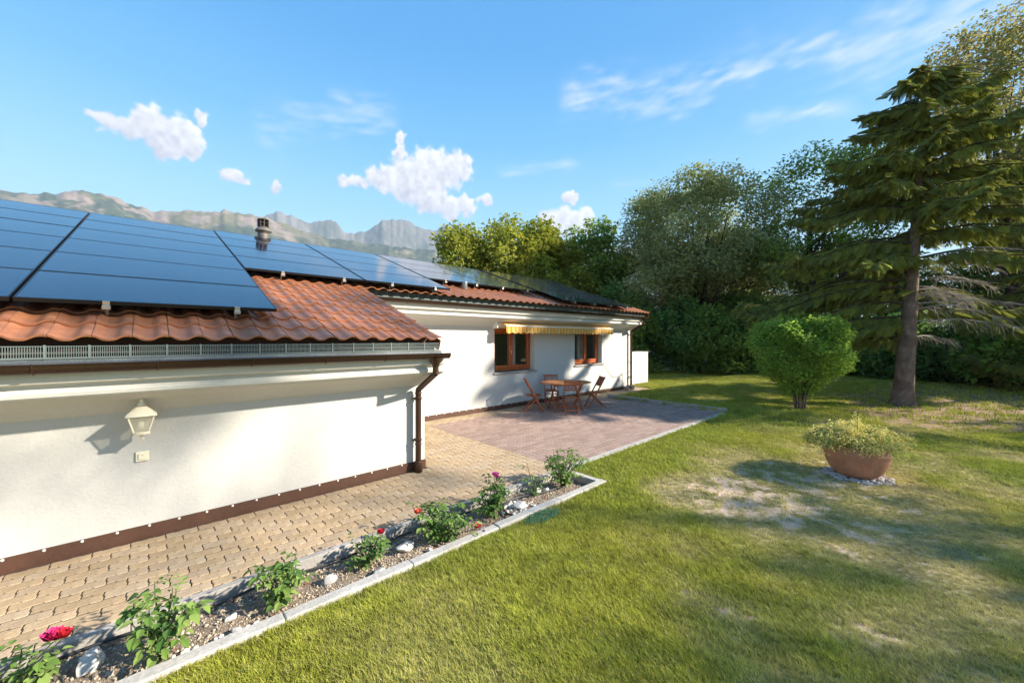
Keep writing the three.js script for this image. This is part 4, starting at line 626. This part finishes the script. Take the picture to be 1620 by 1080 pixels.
tree({ label: 'large broad silvery green tree with spreading limbs behind the lawn', x: 24.35, z: -10.0, trunkH: 6.2, r: .32, lean: [.3, .2], crown: [[.2, 8.2, .2, 4.2, 3.3, 4.2, 120], [-1.6, 5.8, -1.6, 2.8, 2.0, 2.8, 36], [1.5, 6.0, 2.2, 2.8, 1.9, 2.8, 36]], clump: 1.0, per: 32, leaf: LM.silver, spray: spray2, seed: 109, limbEvery: 3, col: vary([.75, .82, .8], [1.25, 1.15, .95]) });
tree({ label: 'tall open crowned dark green tree behind the big spruce', x: 26.2, z: -4.6, trunkH: 8.5, r: .26, crown: [[.3, 9.0, .6, 2.5, 3.4, 3.2, 38], [-.6, 5.8, -.6, 2.6, 1.4, 2.8, 7], [2.6, 10.6, 2.6, 2.2, 1.8, 2.2, 14]], clump: .92, per: 27, leaf: LM.mid, spray: spray2, seed: 113, limbEvery: 2, col: vary([.7, .8, .7], [1.3, 1.15, 1]) });
tree({ label: 'very tall golden tinged tree at the back, above the spruce', x: 31.8, z: 2.5, trunkH: 13, r: .36, crown: [[0, 13.0, 0, 3.0, 5.0, 3.0, 70], [-.6, 8.2, 0, 2.6, 2.4, 2.6, 24]], clump: 1.1, per: 26, leaf: LM.gold, spray: spray2, seed: 127, limbEvery: 2, ls: 1.15, col: vary([.65, .8, .6], [1.3, 1.1, 1.2]) });
tree({ label: 'dark tree far behind the spruce trunk', x: 33, z: -2.5, trunkH: 7, r: .25, crown: [[0, 4.4, 0, 3.6, 3.0, 3.6, 50]], clump: 1.15, per: 24, leaf: LM.dark, seed: 131, ls: 1.2, group: 'dark trees at the back of the garden' });
tree({ label: 'dark tree far behind the silvery tree', x: 33, z: -11.5, trunkH: 6, r: .25, crown: [[0, 5.0, 0, 3.4, 3.6, 3.4, 50]], clump: 1.15, per: 24, leaf: LM.dark, seed: 137, ls: 1.2, group: 'dark trees at the back of the garden' });
tree({ label: 'dark tree filling the back corner, behind the second spruce', x: 36, z: 5, trunkH: 7, r: .25, crown: [[0, 4.6, 0, 4.2, 3.6, 4.2, 60]], clump: 1.2, per: 24, leaf: LM.dark, seed: 139, ls: 1.2, group: 'dark trees at the back of the garden' });
// understorey along the back of the lawn
[[20.9, -11.6, 3.6, 1.9, LM.mid, 'bright leafy shrub beside the white cabinet'], [22.6, -9.9, 4.2, 1.9, LM.laurel, 'tall dark laurel shrub under the silvery tree'], [23.0, -8.2, 3.5, 1.9, LM.mid, 'bright shrub in front of the silvery tree trunk'], [25.0, -7.0, 4.4, 2.0, LM.mid, 'tall leafy shrub below the neighbour house'], [27.0, -5.6, 3.0, 1.9, LM.laurel, 'dark laurel shrub behind the round clipped bush'], [26.6, -3.4, 2.4, 1.9, LM.dark, 'dark shrub between clipped bush and spruce trunk'], [26.0, -1.4, 2.6, 1.8, LM.laurel, 'dark laurel shrub directly behind the spruce trunk'], [25.6, .6, 2.4, 1.8, LM.dark, 'dark low shrub just past the spruce trunk'], [23.6, 2.3, 2.3, 1.6, LM.mid, 'loose shrub at the litter strewn lawn corner'], [29.6, -9.6, 5.2, 2.2, LM.dark, 'deep green shrub mass behind the laurels'], [21.4, -13.6, 5.0, 2.2, LM.laurel, 'tall dark shrub behind the gable end']]
  .forEach(([x, z, h, w, m, label], i) => tree({ name: 'shrub', cat: 'shrub', label, group: 'shrubs along the back of the lawn', x, z, trunkH: h * .5, r: .06, crown: [[0, h * .5, 0, w * .85, h * .5, w * .85, 34]], clump: .62, per: 28, leaf: m, spray: spray3, ls: .8, seed: 200 + i, limbEvery: 6, col: vary([.7, .85, .7], [1.2, 1.1, 1]) }));
// the clipped vase shaped bush on the lawn
{
  const t = thing('garden_bush', 'bright green vase shaped bush with bare stems standing on the lawn', 'bush', [13.0, lawnY(13, -2.5) - .02, -2.5]), r = rng(301), st = [], pl = [];
  for (let i = 0; i < 17; i++) { const a = r() * 6.28, k = .3 + r() * .7, p = curve([[Math.cos(a) * .12 * k, 0, Math.sin(a) * .12 * k], [Math.cos(a) * .30 * k, .6, Math.sin(a) * .22 * k], [Math.cos(a) * .7 * k, 1.45, Math.sin(a) * .7 * k], [Math.cos(a) * .95 * k, 2.1, Math.sin(a) * .95 * k]], 9); st.push(tube(p, p.map((_, j) => .016 * (1 - j / 10) + .003), 6)); }
  obj('stem', st, M.bark, t);
  for (let i = 0; i < 2700; i++) { const y = .45 + 1.95 * Math.pow(r(), .62), R = .22 + .90 * sstep(.35, 1.35, y) - .22 * sstep(1.9, 2.5, y), a = r() * 6.283, n = fbm(Math.cos(a) * 2.2 + 5, y * 2.2 + Math.sin(a) * 2.2, 3, 61), d = R * Math.sqrt(.25 + .75 * r()) * (.66 + .62 * n); if (y < 1.0 && r() < .45) continue; pl.push([Math.cos(a) * d, y + (fbm(Math.cos(a) * d * 3, Math.sin(a) * d * 3, 2, 63) - .5) * .25, Math.sin(a) * d, .6 + r() * .5]); }
  for (let i = 0; i < 60; i++) { const a = r() * 6.28, d = .75 * Math.sqrt(r()); for (let k = 0; k < 4; k++) pl.push([Math.cos(a) * d, 2.25 + k * .06 * (1 + r()), Math.sin(a) * d, .4]); }
  crownOf(t, 'foliage', sprayGeo(11, .13, .10, .055, 83, 1), LM.lime, pl, vary([.75, .85, .7], [1.2, 1.1, 1.1]));
}
// ---------------------------------------------------------------- spruces
const needleSpray = (() => { // a flat spray: one shoot with side shoots, all clothed in needles
  const pos = [], shoot = (a, b, k) => { // a needled shoot: three crossed lance shaped blades
    const A = V(...a), Bv = V(...b), d = Bv.clone().sub(A), L = d.length(); d.normalize(); const s = V(d.z, 0, -d.x).normalize(), u = s.clone().cross(d), at = (t, o, w) => { const p = A.clone().addScaledVector(d, L * t).addScaledVector(o, w); return [p.x, p.y, p.z]; };
    for (let i = 0; i < 3; i++) { const g = i * 1.047 + .3, o = s.clone().multiplyScalar(Math.cos(g)).addScaledVector(u, Math.sin(g)), w = .0125 * k; pos.push(...at(0, o, -w * .7), ...at(0, o, w * .7), ...at(.8, o, w), ...at(0, o, -w * .7), ...at(.8, o, w), ...at(.8, o, -w), ...at(.8, o, -w), ...at(.8, o, w), ...at(1.04, o, 0)); }
  };
  shoot([0, 0, 0], [0, -.07, .52], 1.2);
  for (let i = 0; i < 12; i++) for (const s of [-1, 1]) { const z = .03 + i * .04, l = .24 * (1 - i / 14); shoot([0, -z * .13, z], [s * l * .8, -z * .13 - .03 - l * .28, z + l * .62], 1); }
  const g = new THREE.BufferGeometry(); g.setAttribute('position', new THREE.Float32BufferAttribute(pos, 3)); g.computeVertexNormals(); return g;
})();
const needleM = leafMat(lin(.28, .31, .09), .4), needleM2 = leafMat(lin(.28, .30, .085), .4);
function spruce(o) {
  const t = thing('spruce_tree', o.label, 'tree', [o.x, lawnY(o.x, o.z) - .03, o.z], 0, o.group), r = rng(o.seed), H = o.h, lean = o.lean || 0, ax = y => [lean * y / H * FWX * 0 + lean * y / H * -FWZ, y, lean * y / H * FWX];
  const ys = [-.1, .15, .5, 1.2, 2.5, 4, 6, 8, H].filter(y => y <= H); obj('trunk', tube(ys.map(ax), ys.map(y => y < .1 ? o.r * 1.55 : y < .3 ? o.r * 1.2 : o.r * Math.max(.04, 1 - y / H)), 18), M.bark, t);
  const pl = [], br = [];
  for (let y = o.low; y < H - .25; y += .15 + .09 * r()) {
    const f = (H - y) / (H - o.low), n = 2 + (r() * 2.6 | 0);
    for (let i = 0; i < n; i++) {
      const a = r() * 6.283, L = (o.reach * Math.pow(f, .75) * (.62 + r() * .42) + .18) * (y < o.low + .8 ? .75 : 1); if (o.skip && o.skip(a, y, r)) continue;
      const b = ax(y), up = .10 * L * (1 - f) + .05, dr = .20 * L * f + .1, p = curve([b, [b[0] + Math.cos(a) * L * .4, y + up - dr * .25, b[2] + Math.sin(a) * L * .4], [b[0] + Math.cos(a) * L * .8, y + up - dr, b[2] + Math.sin(a) * L * .8], [b[0] + Math.cos(a) * L, y + up - dr * .8, b[2] + Math.sin(a) * L]], 9);
      br.push(tube(p, p.map((_, j) => Math.max(.004, .0085 * (L + .5) * (1 - j / 9.5))), 5));
      const st = Math.max(.10, .15 - .0 * L), nn = Math.ceil(L / .068); // side sprays from the middle of the branch out
      for (let k = 0; k < nn; k++) { const u = k / nn; if (u < .15 && r() < .6) continue; const q = u * 9, j = Math.min(8, q | 0), e = q - j, x = mix(p[j].x, p[j + 1].x, e), yy = mix(p[j].y, p[j + 1].y, e), z = mix(p[j].z, p[j + 1].z, e), yaw = Math.PI / 2 - a; for (const s of [-1, 0, 1]) if (r() < (s ? .95 : .6)) pl.push([x, yy + (s ? -.01 : .03), z, (.6 + .55 * r()) * (1.2 - .45 * u) * (o.ss || 1) * (s ? 1 : .6), [s ? .4 + r() * 1.0 : r() * .3, yaw + s * (.45 + r() * .7) + (s ? 0 : (r() - .5) * .5), (r() - .5) * .9]]); }
      pl.push([p[8].x, p[8].y, p[8].z, .8, [.1, Math.PI / 2 - a, 0]]);
    }
  }
  for (let k = 0; k < 14; k++) { const b = ax(H - .75 + k * .06), a = k * 2.4; pl.push([b[0], b[1], b[2], .62 - k * .025, [k < 10 ? -.35 : -1.2, a, 0]]); }
  obj('branch', br, M.darkBark, t); t.userData.n = pl.length; delete t.userData.n;
  const im = new THREE.InstancedMesh(needleSpray, o.mat, pl.length), m = new THREE.Matrix4(), q = new THREE.Quaternion(), e = new THREE.Euler();
  pl.forEach(([x, y, z, s, rot], i) => { e.set(rot[0], rot[1], rot[2], 'YXZ'); m.compose(V(x, y, z), q.setFromEuler(e), V(s, s, s)); im.setMatrixAt(i, m); const k = r(); im.setColorAt(i, lin(.75 + k * .55, .75 + k * .5, .8).multiplyScalar(.8 + r() * .35)); });
  im.name = 'crown'; im.userData.kind = 'stuff'; im.castShadow = im.receiveShadow = true; t.add(im);
  const dead = [], nd = o.dead || 0; // bare grey lower branches with fine twigs
  for (let i = 0; i < nd; i++) {
    const a = o.deadAt + (r() - .5) * 2.4, y = 1.9 + r() * 2.4, L = 1.0 + r() * 1.9, b = ax(y), p = curve([b, [b[0] + Math.cos(a) * L * .5, y + .1 - .1 * r(), b[2] + Math.sin(a) * L * .5], [b[0] + Math.cos(a) * L, y - .15 - r() * .3, b[2] + Math.sin(a) * L]], 10), l = [tube(p, p.map((_, j) => .017 * (1 - j / 11) + .002), 5)];
    for (let k = 0; k < 46; k++) { const q0 = p[2 + (r() * 8 | 0)], a2 = a + (r() - .5) * 2.2, l2 = .2 + r() * .5; l.push(tube([[q0.x, q0.y, q0.z], [q0.x + Math.cos(a2) * l2 * .6, q0.y - .05 - r() * .1, q0.z + Math.sin(a2) * l2 * .6], [q0.x + Math.cos(a2) * l2, q0.y - .12 - r() * .3, q0.z + Math.sin(a2) * l2]], [.0045, .003, .0015], 3, false)); }
    obj('dead_branch', l, M.deadTwig, t);
  }
  return t;
}
spruce({ label: 'big dark spruce with bare grey lower branches on the lawn', x: 15.8, z: -.64, h: 9.9, r: .235, low: 2.0, reach: 4.9, lean: .75, seed: 401, mat: needleM, dead: 13, deadAt: 1.05, ss: .80, skip: (a, y, r) => (y < 4.8 && Math.cos(a - .8) > .25 && r() < .88) || (y < 3.9 && Math.cos(a - 2.4) > .35 && r() < .80) || (y < 2.8 && r() < .4) });
spruce({ label: 'second spruce at the edge of the garden, trunk out of view', x: 23.6, z: 4.4, h: 9.0, r: .22, low: .9, reach: 5.2, lean: 0, seed: 409, mat: needleM2, ss: .85 });
// ---------------------------------------------------------------- trees of the garden that stand beside the camera and dapple the lawn and the walls
[[11.8, 7.9, 4.3, 2.2, 1.7, 10, LM.mid, 9, 'low spreading garden tree beside the camera'], [18.4, 6.0, 4.3, 2.0, 1.6, 9, LM.mid, 9, 'low spreading garden tree nearer the spruces'], [14.1, 9.1, 11.2, 2.3, 1.5, 13, LM.mid, 8, 'tall thin garden tree beside the camera']]
  .forEach(([x, z, h, w, v, n, m, per, label], i) => tree({ label, group: 'garden trees beside the lawn', x, z, trunkH: h, r: .15, crown: [[0, h, 0, w, v, w, n]], clump: .85, per, leaf: m, seed: 500 + i, limbEvery: 3 }));
// ---------------------------------------------------------------- what lies beyond the hedge
{
  const g = thing('neighbour_house', 'beige house with a low grey pink roof glimpsed between the trees', 'house', [50, 0, -16.5], -.25);
  obj('wall', [bx(-6, 6, 0, 6.2, -4, 4)], std(lin(.55, .44, .33), .9, { map: rep(tStucco, .3) }), g);
  obj('roof', [prism([[-4.8, 6.0], [0, 8.2], [4.8, 6.0], [4.8, 6.2], [0, 8.45], [-4.8, 6.2]], -6.8, 6.8, .2)], std(lin(.36, .29, .27), .8, { map: rep(tMottle, .5) }), g);
  for (const z of [-2.2, 0, 2.2]) for (const y of [1.2, 4]) { const w = obj('window', [bx(-6.06, -6.001, y, y + 1.3, z - .55, z + .55)], M.white, g); obj('pane', [bx(-6.08, -6.061, y + .08, y + 1.22, z - .47, z - .03), bx(-6.08, -6.061, y + .08, y + 1.22, z + .03, z + .47)], std(lin(.05, .06, .07), .1), w); }
  for (const x of [-4, 0, 4]) for (const y of [1.2, 4]) { const w = obj('window', [bx(x - .55, x + .55, y, y + 1.3, 4.001, 4.06)], M.white, g); obj('pane', [bx(x - .47, x - .03, y + .08, y + 1.22, 4.061, 4.08), bx(x + .03, x + .47, y + .08, y + 1.22, 4.061, 4.08)], std(lin(.05, .06, .07), .1), w); }
  const w = thing('garden_wall', 'low white boundary wall glimpsed through the shrubs', 'wall', [32, 0, -8]);
  obj('wall_body', [bx(-.1, .1, -.1, 1.3, -10, 12)], M.wall, w); obj('coping', [rbx(-.16, .16, 1.30, 1.37, -10.05, 12.05, .01)], M.concrete, w);
}
// ---------------------------------------------------------------- mountains
{
  const D = Math.PI / 180;
  const main = [[-80, 9], [-68, 10], [-60.8, 11], [-57.1, 11.7], [-52.5, 13.3], [-50.4, 13.6], [-48.4, 14.5], [-46.1, 14.8], [-44.5, 14.2], [-42.5, 13.9], [-39.9, 14.35], [-37.7, 14.9], [-35.3, 15.2], [-32.1, 15.0], [-28.7, 14.2], [-25, 13.4], [-18.7, 13.2], [-10, 12.7], [-.9, 11.6], [8.2, 10], [25, 8.5], [40, 7.5]];
  const far = [[-40, 12.5], [-34.7, 13.8], [-31.8, 15.2], [-30.8, 15.7], [-28.3, 15.2], [-27.3, 14.75], [-25.6, 15.5], [-24.3, 15.6], [-23.1, 14.3], [-21.1, 14.5], [-19.5, 15.2], [-18.3, 16.2], [-16.8, 16.5], [-14.6, 16.4], [-12.9, 15.4], [-10.9, 15.4], [-9.8, 16], [-8.1, 14.6], [-4.6, 14], [3.7, 13.6], [5.5, 14.7], [10, 13.9], [17, 12.7], [25, 11.2], [40, 9]];
  const pick = (t, a) => { let i = 0; while (i < t.length - 2 && a > t[i + 1][0]) i++; return mix(t[i][1], t[i + 1][1], clamp((a - t[i][0]) / (t[i + 1][0] - t[i][0]))); };
  const build = (label, t, R0, R1, rows, seed, paint) => {
    const n = 560, a0 = t[0][0], a1 = t[t.length - 1][0], pos = [], col = [], idx = [];
    for (let j = 0; j <= rows; j++) for (let i = 0; i <= n; i++) {
      const az = mix(a0, a1, i / n), s = j / rows, w = az * D - HEADING, R = mix(R0, R1, s), jag = (fbm(az * 1.6, 3, 4, seed) - .5) * .55, H = Math.tan((pick(t, az) + jag) * D) * R1, x = R * Math.cos(w), z = R * Math.sin(w), q = 1 / 260;
      const rid = 1 - Math.abs(fbm(x * q, z * q, 5, seed + 5) * 2 - 1), ho = Math.pow(s, 1.25) * H, y = ho + (rid - .6) * 60 * s * (1 - s) * 2.2 + (fbm(x * q * 5, z * q * 5, 3, seed + 9) - .5) * 60 * (1 - s * .6) * Math.min(1, s * 4) - 20;
      pos.push(x, y, z); col.push(...paint(az, s, x, z, rid, y / 1000));
    }
    for (let j = 0; j < rows; j++) for (let i = 0; i < n; i++) { const a = j * (n + 1) + i, b = a + n + 1; idx.push(a, b, a + 1, a + 1, b, b + 1); }
    const g = new THREE.BufferGeometry(); g.setAttribute('position', new THREE.Float32BufferAttribute(pos, 3)); g.setAttribute('color', new THREE.Float32BufferAttribute(col, 3)); g.setIndex(idx); g.computeVertexNormals();
    setting('mountain', g, std(0xffffff, 1, { vertexColors: true }), label);
  };
  const forest = [.018, .032, .020], meadow = [.11, .10, .045], rockc = [.19, .145, .12], scree = [.20, .165, .12], m3 = (a, b, t) => a.map((v, i) => mix(v, b[i], t));
  build('wooded mountainside with pale cliffs along its crest', main, 1900, 3600, 150, 3, (az, s, x, z, rid, y) => {
    const n = fbm(x / 110, z / 110, 5, 17), f = vn(x / 14, z / 14, 19), big = fbm(x / 420, z / 420, 3, 23); let c = m3(forest, [.040, .058, .030], f);
    c = m3(c, meadow, sstep(.68, .76, n + (s - .7) * .25 + (big - .5) * .35) * .7);
    c = m3(c, scree, sstep(.72, .78, n) * .8);
    const cliff = sstep(.82, .90, s + (n - .5) * .30), grassy = sstep(-43, -39, az) * sstep(-24, -30, az); c = m3(c, rockc, cliff * sstep(.46, .58, fbm(x / 70, z / 70, 4, 29) + .03) * sstep(-55, -49, az) * sstep(-36, -42, az)); c = m3(c, m3(meadow, rockc, sstep(.40, .6, fbm(x / 60, z / 60, 4, 29))), sstep(.78, .92, s + (n - .5) * .3) * grassy);
    return c.map(v => v * (.8 + .4 * f));
  });
  build('distant bare peaks behind the wooded slope', far, 4200, 5600, 90, 31, (az, s, x, z, rid) => {
    const n = fbm(x / 160, z / 160, 5, 37), f = vn(x / 20, z / 20, 39); let c = m3([.045, .055, .04], [.10, .095, .05], sstep(.42, .62, n)); c = m3(c, [.13, .115, .105], sstep(.55, .80, s * .5 + n * .5)); return c.map(v => v * (.8 + .4 * f));
  });
}
scene.fog = new THREE.FogExp2(0xbfd6ee, 0.00008);
// ---------------------------------------------------------------- grass
{
  const tuft = (n, h, w, R, seed) => { const r = rng(seed), pos = []; for (let i = 0; i < n; i++) { const a = r() * 6.28, d = R * Math.sqrt(r()), x = Math.cos(a) * d, z = Math.sin(a) * d, b = r() * 6.28, hh = h * (.55 + r() * .6), l = hh * (.15 + r() * .75), cx = Math.cos(b) * l, cz = Math.sin(b) * l, sx = -Math.sin(b) * w / 2, sz = Math.cos(b) * w / 2, mx = x + cx * .3, mz = z + cz * .3, my = hh * .6; pos.push(x - sx, 0, z - sz, x + sx, 0, z + sz, mx + sx * .8, my, mz + sz * .8, x - sx, 0, z - sz, mx + sx * .8, my, mz + sz * .8, mx - sx * .8, my, mz - sz * .8, mx - sx * .8, my, mz - sz * .8, mx + sx * .8, my, mz + sz * .8, x + cx, hh, z + cz); } const g = new THREE.BufferGeometry(); g.setAttribute('position', new THREE.Float32BufferAttribute(pos, 3)); g.computeVertexNormals(); return g; };
  const mat = leafMat(lin(1, 1, 1), .25); mat.specularIntensity = .2;
  const field = (geo, t0, t1, per, seed, sc) => {
    const r = rng(seed), P = [], area = 1.42 * (t1 * t1 - t0 * t0), N = Math.round(area * per);
    for (let i = 0; i < N; i++) {
      const t = Math.sqrt(t0 * t0 + (t1 * t1 - t0 * t0) * r()), s = (r() * 2 - 1) * 1.42 * t, x = t * FWX + s * -FWZ, z = t * FWZ + s * FWX, jit = r(), rr = r(), a = r() * 6.283, k2 = r(), k3 = r();
      if (s / t < -.95 || paved(x, z, .0)) continue; const k = lawnKind(x, z);
      if (jit < k.bare * .82 || jit < k.litter * .9 || (k3 < k.straw * .45)) continue; if (Math.hypot(x - 7.72, z + .8) < .40) continue;
      const edge = paved(x, z, .06);
      const dry = clamp(k.straw * .75 + (k2 < .10 ? .5 : 0)), c = [mix(mix(.25, .41, k.tone), .52, dry), mix(mix(.31, .385, k.tone), .44, dry), mix(.05, .21, dry)], b = (.7 + rr * .6) * mix(.72, 1.3, k.fine);
      P.push([x, z, (.7 + jit * .5) * sc * (1 - .35 * k.straw) * (edge ? 1.15 : 1) * mix(.8, 1.15, k.fine), a, c[0] * b, c[1] * b, c[2] * b]);
    }
    const im = new THREE.InstancedMesh(geo, mat, P.length), m = new THREE.Matrix4(), q = new THREE.Quaternion(), e = new THREE.Euler();
    P.forEach(([x, z, s, a, cr, cg, cb], i) => { e.set(0, a, 0); m.compose(V(x, lawnY(x, z) - .004, z), q.setFromEuler(e), V(s, s, s)); im.setMatrixAt(i, m); im.setColorAt(i, lin(cr, cg, cb)); });
    im.name = numbered('grass'); im.userData = { kind: 'stuff', label: 'short mown grass of the lawn', category: 'grass' }; im.receiveShadow = true; scene.add(im); return P.length;
  };
  let n = field(tuft(12, .043, .0036, .034, 1), 1.9, 4.6, 3400, 3, 1);
  n += field(tuft(13, .048, .0052, .05, 2), 4.6, 9, 1300, 5, 1.05);
  n += field(tuft(14, .066, .010, .085, 4), 9, 24, 330, 7, 1.1);
  console.log('grass tufts', n);
}
renderer.render(scene, camera);
